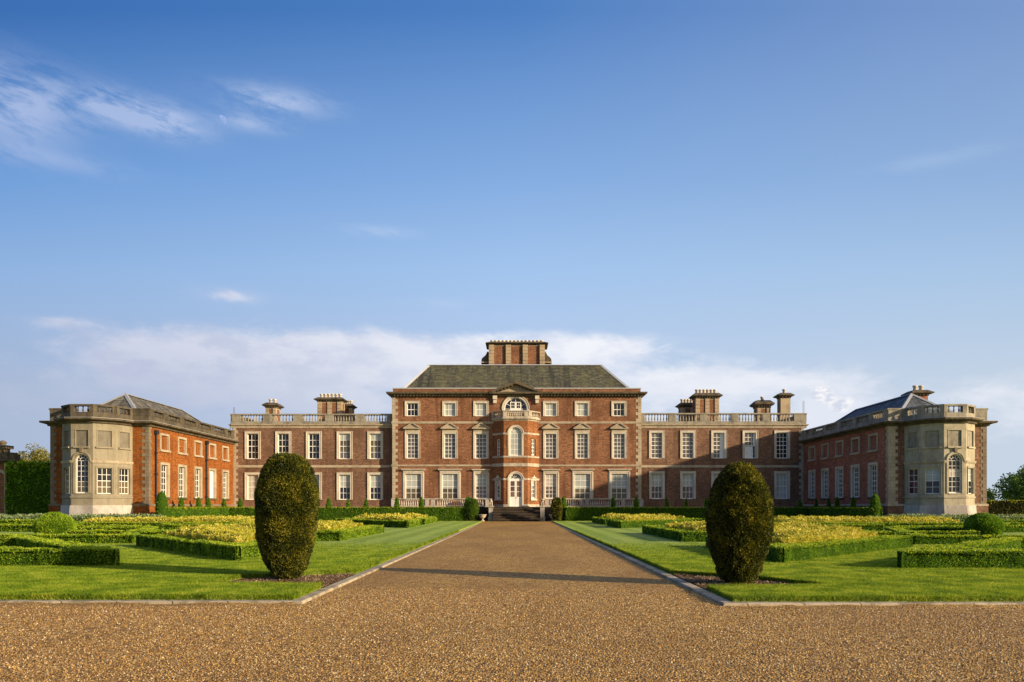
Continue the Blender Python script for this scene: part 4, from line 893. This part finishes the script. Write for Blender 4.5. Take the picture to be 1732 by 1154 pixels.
def hedge(pts, h, width, label, closed=False, dens=None, lsize=None, mats=('body_green', 'leaf_box'), z0=.03, name='hedge', cat='hedge', group=None, up=.25, kind=None, rough=.09, topdens=1.6):
    P = [Vector(p_) for p_ in pts]; n = len(P); offs = []
    for i in range(n):
        a = P[i]-P[i-1] if (i > 0 or closed) else P[1]-P[0]; b = P[(i+1) % n]-P[i] if (i < n-1 or closed) else P[-1]-P[-2]
        a = a.normalized(); b = b.normalized(); mm = Vector((a.y, -a.x))+Vector((b.y, -b.x)); offs.append(mm*(2/max(mm.length_squared, .5)))
    near = min(p_.y for p_ in P); ls = lsize or min(.15, max(.040, near*.0017)); dn = dens or min(1700, 3.0/(ls*ls))
    Rr = [P[i]+offs[i]*width/2 for i in range(n)]; Ll = [P[i]-offs[i]*width/2 for i in range(n)]
    quads = []
    top = z0+h; sh = .06      # slight batter so the top is a little narrower
    for i in range(n if closed else n-1):
        j = (i+1) % n
        q = lambda p_, z: (p_.x, p_.y, z)
        quads += [([q(Rr[i], z0), q(Rr[j], z0), q(Rr[j], top), q(Rr[i], top)], 1), ([q(Ll[j], z0), q(Ll[i], z0), q(Ll[i], top), q(Ll[j], top)], 1), ([q(Rr[i], top), q(Rr[j], top), q(Ll[j], top), q(Ll[i], top)], topdens)]
    if not closed: 
        q = lambda p_, z: (p_.x, p_.y, z)
        quads += [([q(Ll[0], z0), q(Rr[0], z0), q(Rr[0], top), q(Ll[0], top)], 1), ([q(Rr[-1], z0), q(Ll[-1], z0), q(Ll[-1], top), q(Rr[-1], top)], 1)]
    res = .12 if near < 35 else .4; BV = []; BF = []; LPs = []; LNs = []; SEC = []; off = 0
    for c4, k in quads:
        a, b, c, d = map(np.array, c4); nn = np.cross(b-a, d-a); area = np.linalg.norm(nn); nn = nn/(area+1e-9)
        V, F = gridpatch(*c4, res); nz = vnoise(V*4.0, 3); V = V-nn*(.05+.05*nz[:, None]); BV.append(V); BF.append(F+off); off += len(V)
        cnt = int(area*dn*k)
        u, v_ = RNG.random(cnt)[:, None], RNG.random(cnt)[:, None]
        pp = a*(1-u)*(1-v_)+b*u*(1-v_)+c*u*v_+d*(1-u)*v_
        lump = vnoise(pp*3.5, 5)[:, None]; lump2 = vnoise(pp*11.0, 9)[:, None]
        dep = rough*(lump*1.5-.75)+.05*(lump2-.5)-RNG.random((cnt, 1))*ls*1.1
        hi_ = (pp[:, 2]-z0)/h+RNG.normal(0, .10, cnt); SEC.append((hi_ > (1.0 if nn[2] < .5 else .95)).astype(float)*(RNG.random(cnt) < .8)); LPs.append(pp+nn*(dep-ls*.3)); LNs.append(np.repeat(nn[None], cnt, 0))
    ctr = (sum(p_.x for p_ in P)/n, sum(p_.y for p_ in P)/n, z0)
    return foliage(name, np.vstack(BV), np.vstack(BF), np.vstack(LPs), np.vstack(LNs), ls, tuple(mats)+('leaf_new',), label, cat, group, kind, loc=ctr, align=.42, up=up, second=np.concatenate(SEC))
def inpoly(x, y, poly):
    r = np.zeros(len(x), bool); n = len(poly)
    for i in range(n):
        (x1, y1), (x2, y2) = poly[i], poly[(i+1) % n]
        c = ((y1 > y) != (y2 > y)) & (x < (x2-x1)*(y-y1)/((y2-y1) or 1e-9)+x1); r ^= c
    return r
def mound(poly, h, label, name='golden_shrubs', mats=('body_gold', 'leaf_gold'), ls=None, dens=None, z0=.03, cat='shrub bed', group=None, lump=.26, kind=None):
    xs = [p_[0] for p_ in poly]; ys = [p_[1] for p_ in poly]; near = min(ys)
    ls = ls or min(.16, max(.055, near*.0021)); dn = dens or min(1000, 3.2/(ls*ls)); st = .22 if near < 35 else .45
    gx, gy = np.arange(min(xs), max(xs)+st, st), np.arange(min(ys), max(ys)+st, st); X, Y = np.meshgrid(gx, gy, indexing='ij')
    def height(x, y):
        d = np.full(len(x), 9.0)
        for i in range(len(poly)):
            a = np.array(poly[i]); b = np.array(poly[(i+1) % len(poly)]); t_ = b-a; L2 = (t_**2).sum(); u = np.clip(((x-a[0])*t_[0]+(y-a[1])*t_[1])/L2, 0, 1); d = np.minimum(d, np.hypot(x-a[0]-u*t_[0], y-a[1]-u*t_[1]))
        q = np.stack([x*1.6, y*1.6, x*0], 1); q2 = np.stack([x*4.5, y*4.5, x*0], 1)
        return z0+h*np.clip(d/.22+.62, 0, 1)**.6*(1-.0)+lump*(vnoise(q, 4)-.5)+lump*.7*(vnoise(q2, 8)-.5), d
    x, y = X.ravel(), Y.ravel(); ins = inpoly(x, y, poly); H, _ = height(x, y); V = np.stack([x, y, np.where(ins, H-.06, z0)], 1)
    idx = np.arange(len(x)).reshape(X.shape); F = np.stack([idx[:-1, :-1], idx[1:, :-1], idx[1:, 1:], idx[:-1, 1:]], -1).reshape(-1, 4); F = F[ins[F].any(1)]
    A = (max(xs)-min(xs))*(max(ys)-min(ys)); n = int(A*dn); x = RNG.uniform(min(xs), max(xs), n); y = RNG.uniform(min(ys), max(ys), n); k = inpoly(x, y, poly); x, y = x[k], y[k]; Hh, d = height(x, y)
    dz = RNG.random(len(x))**2; z = Hh-dz*.10; e = d < .18; z = np.where(e, z0+(Hh-z0)*RNG.random(len(x))**.6, z)
    P = np.stack([x, y, z], 1); N = np.zeros_like(P); N[:, 2] = 1
    # border skirt
    LPs = [P]; LNs = [N]
    for i in range(len(poly)):
        a = np.array(poly[i]); b = np.array(poly[(i+1) % len(poly)]); L = np.linalg.norm(b-a); c = int(L*h*dn*1.4)
        u = RNG.random(c)[:, None]; q = a*(1-u)+b*u; nn = np.array([(b-a)[1], -(b-a)[0]])/L
        s_ = 1 if not inpoly(np.array([(a[0]+b[0])/2+nn[0]*.05]), np.array([(a[1]+b[1])/2+nn[1]*.05]), poly)[0] else -1
        q = q+nn*s_*(vnoise(np.c_[q*3.0, q[:, :1]*0], 6)[:, None]*.14-.04)
        LPs.append(np.c_[q, z0+h*.92*RNG.random(c)]); LNs.append(np.repeat(np.r_[nn*s_, .3][None], c, 0))
    return foliage(name, V, F, np.vstack(LPs), np.vstack(LNs), ls, mats, label, cat, group, kind, loc=(sum(xs)/len(xs), sum(ys)/len(ys), z0), align=.4, up=.35)
def revolve(name, x, y, z0, prof, n, ls, mats, label, cat, group=None, trunk=False, squash=1.0, disp=.05, lean=(0, 0), align=.5, up=.2, parent=None, seg=40, aspect=.45, seed=1, lumps=5.0):
    """clipped topiary: prof = [(r, z)] bottom to top"""
    pr = np.array(prof); zz = np.linspace(0, 1, 40); t_ = np.linspace(0, 1, len(pr)); 
    rr = np.interp(zz, t_, pr[:, 0]); hz = np.interp(zz, t_, pr[:, 1]); th = np.linspace(0, 2*np.pi, seg, endpoint=False)
    T_, I = np.meshgrid(th, np.arange(40), indexing='xy'); r_ = rr[I]; z_ = hz[I]
    def dsp(px_, py_, pz_): q = np.stack([px_, py_, pz_], 1); return disp*((vnoise(q*lumps*.35, seed)-.5)*1.4+(vnoise(q*lumps*2, seed+3)-.5)*.8)
    X0 = (r_*np.cos(T_)).ravel(); Y0 = (r_*np.sin(T_)).ravel(); Z0 = z_.ravel(); rad_ = np.hypot(X0, Y0)+1e-6
    k = 1+(dsp(X0+x, Y0+y, Z0)-disp*.7)/np.maximum(rad_, .15); 
    V = np.stack([x+X0*k+lean[0]*Z0, y+Y0*k*squash+lean[1]*Z0, z0+Z0*1.0-.02*0], 1)
    idx = np.arange(40*seg).reshape(40, seg); F = np.stack([idx[:-1], np.roll(idx, -1, 1)[:-1], np.roll(idx, -1, 1)[1:], idx[1:]], -1).reshape(-1, 4)
    # leaves, area weighted
    seglen = np.hypot(np.diff(rr), np.diff(hz)); wts = seglen*(rr[:-1]+rr[1:]); wts /= wts.sum(); s_ = RNG.choice(39, n, p=wts); f = RNG.random(n)
    rL = rr[s_]*(1-f)+rr[s_+1]*f; zL = hz[s_]*(1-f)+hz[s_+1]*f; a = RNG.uniform(0, 2*np.pi, n); dr_ = (rr[s_+1]-rr[s_])/seglen[s_]; dz_ = (hz[s_+1]-hz[s_])/seglen[s_]
    N = np.stack([np.cos(a)*dz_, np.sin(a)*dz_, -dr_], 1); px_, py_ = rL*np.cos(a), rL*np.sin(a)
    off = dsp(px_+x, py_+y, zL)-RNG.random(n)*ls*1.2-ls*.2
    P = np.stack([x+px_+lean[0]*zL, y+py_*squash+lean[1]*zL, z0+zL], 1)+N*off[:, None]
    o_ = foliage(name, V, F, P, N, ls, mats, label, cat, group, parent=parent, loc=None if parent else (x, y, z0), aspect=aspect, align=align, up=up)
    if trunk:
        b = MB().lathe(x, y, [(.10, z0-.05), (.07, z0+.15), (.06, z0+.4)], 8).build('trunk', 'bark', o_)
    return o_
# the two big yews
yewL = [(.10, .0), (.32, .10), (.47, .34), (.58, .66), (.66, .97), (.71, 1.28), (.725, 1.59), (.685, 2.05), (.60, 2.36), (.46, 2.62), (.28, 2.75), (.0, 2.80)]
yewR = [(.12, .0), (.30, .03), (.45, .16), (.54, .37), (.64, .64), (.69, .91), (.727, 1.18), (.724, 1.45), (.69, 1.72), (.61, 1.99), (.46, 2.28), (.27, 2.48), (.0, 2.56)]
revolve('yew_topiary', -5.16, 17.0, -.02, [(r*.94, z) for r, z in yewL], 105000, .040, ('body_yew', 'leaf_yew'), 'tall dark yew clipped to an egg, on the soil patch left of the drive', 'topiary', 'large egg shaped yews beside the drive', True, disp=.06, seed=2, seg=70, lumps=6)
revolve('yew_topiary', 4.63, 16.1, -.02, [(r*.90, z) for r, z in yewR], 105000, .040, ('body_yew', 'leaf_yew'), 'tall yew clipped to a lopsided egg, on the soil patch right of the drive', 'topiary', 'large egg shaped yews beside the drive', True, disp=.07, seed=8, seg=70, lean=(.018, 0), lumps=6)
sy = [(.10, .02), (.45, .06), (.60, .5), (.72, 1.0), (.74, 1.5), (.66, 2.0), (.42, 2.35), (.0, 2.48)]
revolve('yew_topiary', -4.85, 80.0, 0, [(r*.9, z) for r, z in sy], 8000, .10, ('body_green', 'leaf_tree'), 'small rounded yew beside the stone bowl urn, left of the steps', 'topiary', 'small yews by the steps', disp=.10, seed=4)
revolve('yew_topiary', 3.95, 78.6, 0, [(r*.77, z) for r, z in sy], 6000, .12, ('body_yew', 'leaf_yew'), 'small narrow yew standing by the right of the steps', 'topiary', 'small yews by the steps', disp=.10, seed=6)
revolve('yew_topiary', -5.35, 82.2, 0, [(r*.7, z*1.05) for r, z in sy], 5000, .12, ('body_green', 'leaf_ivy'), 'bright green conifer just behind the small rounded yew left of the steps', 'topiary', disp=.08, seed=5)
ball = [(.5, 0), (.84, .12), (.95, .38), (.93, .64), (.79, .88), (.55, 1.08), (.28, 1.21), (0, 1.25)]
revolve('box_ball', -24.3, 40.0, 0, ball, 20000, .065, ('body_green', 'leaf_box'), 'large clipped box ball among the hedges on the left of the garden', 'topiary', 'clipped box balls', disp=.07, seed=9)
revolve('box_ball', 24.4, 40.0, 0, ball, 20000, .065, ('body_green', 'leaf_box_dark'), 'large clipped box ball among the hedges on the right of the garden', 'topiary', 'clipped box balls', disp=.07, seed=10)
# ---- parterre
ORD = ['nearest', 'second', 'third', 'farthest']
for sg, ex in ((-1, -.25), (1, 0.15)):
    wd = 'left' if sg < 0 else 'right'; Q = lambda pts, k=0: [(sg*(x)+ex*.5, y+k) for x, y in pts]
    yo = 0 if sg < 0 else -.8
    xi = 7.85 if sg < 0 else 7.1
    dk = 'leaf_box' if sg < 0 else 'leaf_box_dark'; MM = ('body_green', dk)
    beds = [([(xi+.35, 22.3), (xi+.35, 29.6), (14.2, 29.4)], 0), ([(xi+.35, 34.2), (xi+.35, 43.8), (16.6, 34.4)], 1), ([(xi+.25, 54.6), (xi+.25, 61), (13.2, 60.8)], 2), ([(xi+.25, 63.8), (xi+.25, 72.5), (14.8, 64.2)], 3)]
    for pl, i in beds:
        c = (sum(p_[0] for p_ in pl)/3, sum(p_[1] for p_ in pl)/3)
        P3 = [(sg*x, y+yo) for x, y in pl]
        if sg > 0: P3 = P3
        hedge(P3, .44 if i < 2 else .50, .62, f'low box hedge framing the {ORD[i]} golden bed along the {wd} edge of the drive', True, mats=MM, group='low box hedges of the parterre')
        inn = [((x-c[0])*.80+c[0], (y-c[1])*.80+c[1]) for x, y in pl] if i != 0 else [((x-c[0])*.78+c[0], (y-c[1])*.78+c[1]) for x, y in pl]
        mound([(sg*x, y+yo) for x, y in inn], .66 if i < 2 else .72, f'golden shrubs filling the {ORD[i]} triangular bed beside the {wd} edge of the drive', group='golden shrub beds')
    # outer pieces (open runs)
    ho_ = [
        ([(27.5, 20.05), (11.05 if sg < 0 else 10.15, 20.05), (17.9 if sg < 0 else 17.4, 27.6), (27.5, 27.6)], .45, .60, 'front box hedge bent round a sharp corner at the {w} of the lawn'),
        ([(30, 31.8), (16.4, 31.9), (21.2, 44.2)], .37, .62, 'box hedge with a mitred corner just behind the front hedge on the {w}'),
        ([(18.6, 37.4), (22.0, 37.4)], .36, .55, 'short straight box hedge run reaching towards the front of the box ball on the {w}'),
        ([(20.2, 42.2), (24.2, 42.2)], .40, .55, 'short box hedge butting against the inner side of the box ball on the {w}'),
        ([(14.2, 47.6), (22.3, 47.6)], .42, .55, 'short box hedge run between the golden bed and the box ball on the {w}'),
        ([(21.6, 44.4), (31.5, 46.4)], .42, .55, 'slanting box hedge passing behind the box ball on the {w}'),
        ([(12.2, 51.0), (33.0, 51.0)], .46, .60, 'long box hedge in front of the far golden strip on the {w}'),
        ([(27.8, 48.3), (30.6, 48.4)], .46, .7, 'small box hedge block beside the box ball on the {w}'),
        ([(35, 57.5), (48, 57.5)], .50, .8, 'box hedge in front of the grey green planting on the far {w}'),
    ]
    for pts, h, wdt, lb in ho_:
        P_ = [(sg*x, y+yo) for x, y in pts]
        hedge(P_, h, wdt, lb.format(w=wd), mats=MM, group='low box hedges of the parterre')
    mound([(sg*19.0, 53.6+yo), (sg*30.5, 53.6+yo), (sg*30.5, 56.6+yo), (sg*19.0, 56.6+yo)], .62, f'long golden shrub strip in front of the {wd} wing', group='golden shrub beds')
    mound([(sg*21, 60.5), (sg*27.5, 60.5), (sg*27.5, 63.0), (sg*21, 63.0)], .58, f'far golden shrub strip near the hedge below the {wd} wing windows', group='golden shrub beds')
    mound([(sg*29, 60.2), (sg*48, 60.2), (sg*48, 62.8), (sg*29, 62.8)], .72, f'grey green lavender border at the foot of the {wd} wing bay', 'lavender_border', ('body_green', 'leaf_lavender'), cat='border', group='lavender borders', ls=.16)
    # tall hedges at the foot of the house
    P_ = [(-30.6, 65.2), (-30.6, 80.2), (-5.6, 80.2)] if sg < 0 else [(4.9, 79.8), (30.6, 79.8), (30.6, 65.0)]
    hedge(P_, 1.42, .9, f'tall clipped hedge at the foot of the house, {wd} of the steps', mats=('body_green', 'leaf_box_dark'), group='tall hedges at the foot of the house', rough=.04)
# ---- little cones
coneprof = lambda h, r: [(r*.7, 0), (r, .25), (r*.95, h*.5), (r*.8, h*.75), (r*.5, h*.92), (0, h)]
cones = [(-30.6, 65.4, 2.9, .55, 'tall cone at the near end of the left hedge'), (-31.4, 71.0, 2.5, .32, 0), (-31.4, 74.8, 2.5, .30, 0), (-31.4, 77.2, 2.5, .30, 0), (-30.6, 79.2, 2.45, .28, 0), (-29.4, 80.6, 2.5, .30, 0),
         (-20, 80.4, 2.55, .34, 0), (-18, 80.5, 2.4, .26, 0), (-16.1, 80.5, 2.4, .26, 0), (-12.8, 80.3, 2.6, .34, 0), (-10.25, 80.4, 2.6, .32, 0)]
conesR = [(4.75, 80.3, 2.7, .38), (9.95, 80.3, 2.6, .30), (12.4, 80.3, 2.6, .34), (15.65, 80.4, 2.5, .26), (17.7, 80.4, 2.5, .26), (19.7, 79.9, 2.5, .32), (29.5, 79.9, 2.4, .30), (31.4, 80.4, 2.45, .25), (31.4, 77.2, 2.45, .28), (31.4, 75.2, 2.5, .30), (31.4, 71.5, 2.5, .30), (30.6, 65.4, 2.7, .5)]
wherL = ['at the near end of the left tall hedge', 'second from the near end of the left tall hedge', 'third from the near end of the left tall hedge', 'fourth from the near end of the left tall hedge', 'fifth from the near end of the left tall hedge', 'at the bend of the left tall hedge', 'just right of the large left yew', 'second to the right of the large left yew', 'third to the right of the large left yew', 'at the outer end of the left terrace balustrade', 'before the middle of the left terrace balustrade']
wherR = ['against the small narrow yew right of the steps', 'before the middle of the right terrace balustrade', 'at the outer end of the right terrace balustrade', 'third to the left of the large right yew', 'second to the left of the large right yew', 'just left of the large right yew', 'at the bend of the right tall hedge', 'nearest the bend, along the right wing', 'second from the bend, along the right wing', 'third from the bend, along the right wing', 'fourth from the bend, along the right wing', 'at the near end of the right tall hedge']
for (c, lab) in list(zip(cones, wherL))+list(zip(conesR, wherR)):
    x, y, h, r = c[:4]; dark = x > 12 and (x > 31 or x > 15 and x < 18.5)
    revolve('cone_topiary', x, y, .0, coneprof(h, r), 1500, .11, ('body_green', 'leaf_box_dark'), 'slim clipped evergreen cone '+lab, 'topiary', 'slim cones along the tall hedges', disp=.05, seed=int(abs(x)*3), seg=14)
# ---- trees, ivy and the far side
def tree(x, y, H, cr, label, mats, nclump, ls, seed, name='tree', z_low=.3, per=90, group=None):
    rs = np.random.default_rng(seed); r = empty(name, (x, y, 0), label, 'tree', group)
    b = MB(); b.lathe(x, y, [(.32*H/9, -.3), (.22*H/9, H*.25), (.10*H/9, H*.7)], 9)
    C = []
    for i in range(nclump):
        d = rs.normal(size=3); d /= np.linalg.norm(d); q = rs.random()**.4
        C.append((x+d[0]*cr*q*(1+.15*rs.normal()), y+d[1]*cr*q, H*(z_low+(1-z_low)/2)+d[2]*H*(1-z_low)/2*q*(1+.1*rs.normal())))
    for i in range(0, nclump, max(1, nclump//14)):
        A = Vector((x, y, H*(.2+.3*rs.random()))); B = Vector(C[i]); d = (B-A).normalized(); s = d.orthogonal().normalized(); t2 = d.cross(s); vs = []
        for P_, rr in ((A, .09*H/9), (B, .02)):
            for k in range(5): an = 2*math.pi*k/5; vs.append(P_+(s*math.cos(an)+t2*math.sin(an))*rr)
        b.add(vs, [(k, (k+1) % 5, 5+(k+1) % 5, 5+k) for k in range(5)])
    b.build('trunk', 'bark', r)
    C = np.array(C); cs = cr*.20*(.6+.8*rs.random(nclump)); P = np.repeat(C, per, 0); N = RNG.normal(size=P.shape); N /= np.linalg.norm(N, axis=1)[:, None]
    P = P+N*(np.repeat(cs, per)*RNG.random(len(P))**.4)[:, None]*np.array([1.25, 1.25, .8])
    foliage('crown', None, None, P, N, ls, mats, parent=r, align=.3, aspect=.6)
tree(73.5, 108, 6.9, 4.4, 'broad dark green tree beyond the hedge at the right edge', ('body_green', 'leaf_tree'), 130, .34, 3, z_low=.12)
tree(80, 118, 9.0, 4.0, 'taller conifer like tree behind the broad tree at the right edge', ('body_green', 'leaf_tree'), 110, .32, 5, z_low=.1)
tree(75.2, 125, 5.0, 3.0, 'small hazy tree peeping out beside the right wing', ('body_green', 'leaf_tree'), 60, .3, 6, z_low=.1)
tree(-75.5, 120, 10.6, 4.2, 'olive brown tree top behind the ivy mass on the left', ('body_green', 'leaf_olive'), 120, .30, 8, z_low=.2)
tree(-80.5, 123, 10.0, 4.0, 'dull green tree behind the outbuilding and ivy on the left', ('body_green', 'leaf_olive'), 110, .30, 9, z_low=.2)
hedge([(41.6, 70), (62, 70)], 2.05, 1.2, 'very dark tall hedge running off the right wing', mats=('body_yew', 'leaf_yew'), rough=.05)
hedge([(-48.3, 73.0), (-41.9, 73.0)], 5.6, 2.2, 'tall wall of leafy climber between the outbuilding and the left wing', mats=('body_green', 'leaf_ivy'), name='climber', cat='climbing plant', rough=.45, lsize=.24, dens=150, topdens=3, up=.1)
# ---- outbuilding at the left edge
ob = empty('outbuilding', (-51.5, 75, 0), 'brick outbuilding with stone cornice, ball finial and slit window at the left edge', 'building')
FO = Frame((-58, 74), (-48.15, 74)); Uo = lambda px: toX(px, 74)+58; Zo = lambda py: toZ(py, 74)
m = MB(); wall(m, FO, 0, Zo(783), [(Uo(22), Uo(24.6), Zo(857), Zo(813))]); wall(m, Frame((-48.15, 74), (-48.15, 80)), 0, Zo(783)); m.build('wall', 'brick_main', ob)
m = MB(); m.fbox(FO, Uo(22), Uo(24.6), -.3, -.1, Zo(857), Zo(813)); w_ = m.build('window', 'glass', ob)
m = MB(); m.fbox(FO, Uo(20.2), Uo(22), -.2, .07, Zo(860), Zo(812)); m.fbox(FO, Uo(24.6), Uo(26), -.2, .05, Zo(860), Zo(812)); m.fbox(FO, Uo(20.2), Uo(26), -.2, .08, Zo(812), Zo(809.5)); m.fbox(FO, Uo(19.5), Uo(26.5), -.2, .1, Zo(862), Zo(860)); m.build('window_surround', 'stone', w_)
m = MB(); m.fbox(FO, Uo(10.8), Uo(12.8), 0, .35, 0, Zo(783)); m.build('pilaster', 'stone_chimney', ob)
m = MB(); m.fbox(FO, Uo(12), Uo(31), 0, .25, Zo(800), Zo(797)); m.fbox(FO, Uo(14), Uo(29), 0, .18, Zo(797), Zo(790)); m.fbox(FO, 0, Uo(32), -.6, .55, Zo(780.5), Zo(777.5)); m.fbox(FO, 0, Uo(30), -.5, .35, Zo(783), Zo(780.5)); m.build('cornice', 'stone_dark', ob)
m = MB(); m.fbox(FO, 0, Uo(25.5), -.8, .3, Zo(777.5), Zo(768)); m.fbox(FO, 0, Uo(22), -.7, .1, Zo(768), Zo(765.5)); m.fbox(FO, Uo(-6), Uo(8), -.8, .1, Zo(765.5), Zo(759)); m.fbox(FO, Uo(-8), Uo(13), -.9, .3, Zo(759), Zo(753.5)); m.build('parapet', 'stone_dark', ob)
m = MB(); q = FO.p(Uo(1), -.3, 0); m.lathe(q[0], q[1], [(.3, Zo(753.5)), (.22, Zo(752)), (.28, Zo(751)), (.36, Zo(748.5)), (.30, Zo(746.5)), (.12, Zo(745)), (.02, Zo(744.6))], 12); m.build('ball_finial', 'stone_dark', ob, smooth=True)
m = MB(); ring(m, FO, Uo(-2), Zo(812), .75, 1.05, 0, .12); m.build('blind_arch', 'stone', ob)
m = MB(); m.fbox(FO, 0, FO.L+.1, 0, .15, 0, Zo(868)); m.build('plinth', 'stone', ob)
# ---- moon
u, v_ = (375.3-877)/1290, (856-203.2)/1290; D = 4200.0; Mx = Vector((u*D, D, 1.6+v_*D)); vd = Mx.normalized()
e1 = vd.cross(Vector((0, 0, 1))).normalized(); e2 = e1.cross(vd); rm = 7.6/1290*D*1.0; m = MB(); pts = []
axd = math.radians(33)       # direction of the bright limb
for k in range(25): a = -math.pi/2+math.pi*k/24; pts.append((math.cos(a)*rm, math.sin(a)*rm))
for k in range(1, 24): a = math.pi/2-math.pi*k/24; pts.append((-math.cos(a)*rm*.06, math.sin(a)*rm))
vs = []
for dd in (0, rm*.4):
    for a, b in pts:
        a2, b2 = a*math.cos(axd)-b*math.sin(axd), a*math.sin(axd)+b*math.cos(axd); vs.append(Mx+e1*a2+e2*b2+vd*dd)
n = len(pts); m.add(vs, [tuple(range(n)), tuple(range(2*n-1, n-1, -1))]+[(i, (i+1) % n, n+(i+1) % n, n+i) for i in range(n)])
o_ = m.build('moon', 'moon_glow', loc=tuple(Mx)); tag(o_, 'pale half moon in the blue sky on the left', 'moon')
# ---- loose stones over the near gravel
def gravel_bank():
    for sg, yk, xs in ((-1, 13.035, (-30, -3.75)), (1, 12.775, (3.5, 30))):
        x = np.arange(xs[0], xs[1], .12); nz = vnoise(np.c_[x*1.3, x*0+sg*9, x*0], 41)*.6+vnoise(np.c_[x*4, x*0+sg*5, x*0], 43)*.4; h = np.clip((nz-.25)*.075, .0, .042)
        V = np.vstack([np.c_[x, x*0+yk-.30, x*0-.0815], np.c_[x, x*0+yk-.10, -.08+h*.55], np.c_[x, x*0+yk+.02, -.078+h]]); n = len(x); i = np.arange(n-1)
        F = np.vstack([np.c_[i, i+1, i+1+n, i+n], np.c_[i+n, i+1+n, i+1+2*n, i+2*n]]); o_ = link('gravel_bank', npmesh('gravel_bank', V, F, ['gravel']), None); o_['kind'] = 'structure'
gravel_bank()
def chips():
    for sg in (-1, 1):
        b = SB[sg]; n = 9000; x = RNG.uniform(min(q[0] for q in b), max(q[0] for q in b), n); y = RNG.uniform(min(q[1] for q in b), max(q[1] for q in b), n); k = inpoly(x, y, b); x, y = x[k], y[k]; n = len(x)
        P = np.stack([x, y, np.full(n, -.033)], 1); N = np.zeros_like(P); N[:, 2] = .3; V, F = leafquads(P, N, .035, .5, .3)
        o_ = link('leaf_litter', npmesh('leaf_litter', V, F, ['litter']), None); tag(o_, 'dry needle litter on the bare soil under the %s yew' % ('left' if sg < 0 else 'right'), 'leaf litter', kind='stuff')
chips()
def pebbles():
    n = 290000; y = np.sqrt(RNG.uniform(6.2**2, 15.5**2, n)); x = RNG.uniform(-1, 1, n)*.74*y; k = (y < 12.78)|((x > -3.66)&(x < 3.42)); x, y = x[k], y[k]
    cl = vnoise(np.stack([x*.9, y*.5, x*0], 1), 21); k = RNG.random(len(x)) < .45+.75*cl; x, y = x[k], y[k]; n = len(x)
    r = .0055+.0095*RNG.random(n)**2.0; a = RNG.uniform(0, 2*np.pi, n); el = .65+.7*RNG.random(n); V = np.zeros((n, 5, 3))
    for q in range(4):
        aa = a+q*np.pi/2+RNG.normal(0, .25, n); rr = r*(1.0 if q % 2 else el); V[:, q, 0] = x+np.cos(aa)*rr; V[:, q, 1] = y+np.sin(aa)*rr; V[:, q, 2] = -.083
    V[:, 4, 0] = x+RNG.normal(0, .25, n)*r; V[:, 4, 1] = y+RNG.normal(0, .25, n)*r; V[:, 4, 2] = -.082+r*(.6+1.0*RNG.random(n))
    b = (np.arange(n)*5)[:, None, None]; F = (np.array([[0, 1, 4], [1, 2, 4], [2, 3, 4], [3, 0, 4]])[None]+b).reshape(-1, 3)
    o_ = link('gravel_stones', npmesh('gravel_stones', V.reshape(-1, 3), F, ['pebble']), None); tag(o_, 'loose golden brown stones lying over the near gravel', 'gravel', kind='stuff')
pebbles()
# ---- grass blades on the near lawns
def blades():
    Ps = []; fl_ = []
    for sg in (-1, 1):
        pol = LP[sg]; y0 = pol[0][1]; n = 420000
        y = y0+20*(1-np.sqrt(1-RNG.random(n))); xmax = .72*y; x = sg*(3.4+(xmax-3.4)*RNG.random(n)); k = inpoly(x, y, pol); Ps.append(np.stack([x[k], y[k], np.full(k.sum(), .04)], 1)); fl_.append(np.zeros(k.sum(), bool))
        # overhanging fringe along every near edge
        for i in range(len(pol)-1):
            a, b = np.array(pol[i]), np.array(pol[i+1])
            if max(a[1], b[1]) > 79 or (a[0]*sg > 50 and b[0]*sg > 50): continue
            L = np.linalg.norm(b-a); L = min(L, 30); bb = a+(b-a)*min(1, L/np.linalg.norm(b-a)); c = int(L*900); t_ = RNG.random(c)[:, None]; q = a*(1-t_)+bb*t_
            Ps.append(np.c_[q+RNG.normal(0, .012, (c, 2)), RNG.uniform(-.03, .045, c)]); fl_.append(np.ones(c, bool))
        a, b = np.array((sg*26.0, y0)), np.array(pol[0]); c = 26000; t_ = RNG.random(c)[:, None]; q = a*(1-t_)+b*t_; Ps.append(np.c_[q+RNG.normal(0, .014, (c, 2)), RNG.uniform(-.035, .045, c)]); fl_.append(np.ones(c, bool))
    P = np.vstack(Ps); n = len(P); fi = np.concatenate(fl_); fr_ = np.zeros(n); fr_[fi] = 1; h = (.018+.026*RNG.random(n))*(1+fr_*1.1*vnoise(np.c_[P[:, :2]*2.5, P[:, 2:]*0], 31)); an = RNG.uniform(0, 2*np.pi, n); le = RNG.normal(0, .5, (n, 2))
    s = np.stack([np.cos(an), np.sin(an), an*0], 1)*.0045*(P[:, 1:2]/14); tip = P+np.c_[le*h[:, None], h]
    V = np.stack([P-s, P+s, tip], 1).reshape(-1, 3); me = npmesh('grass', V, np.arange(3*n).reshape(-1, 3), ['grass_blade']); o_ = link('grass', me, None); tag(o_, 'short mown grass blades over the near lawns and their edges', 'grass', kind='stuff')
blades()
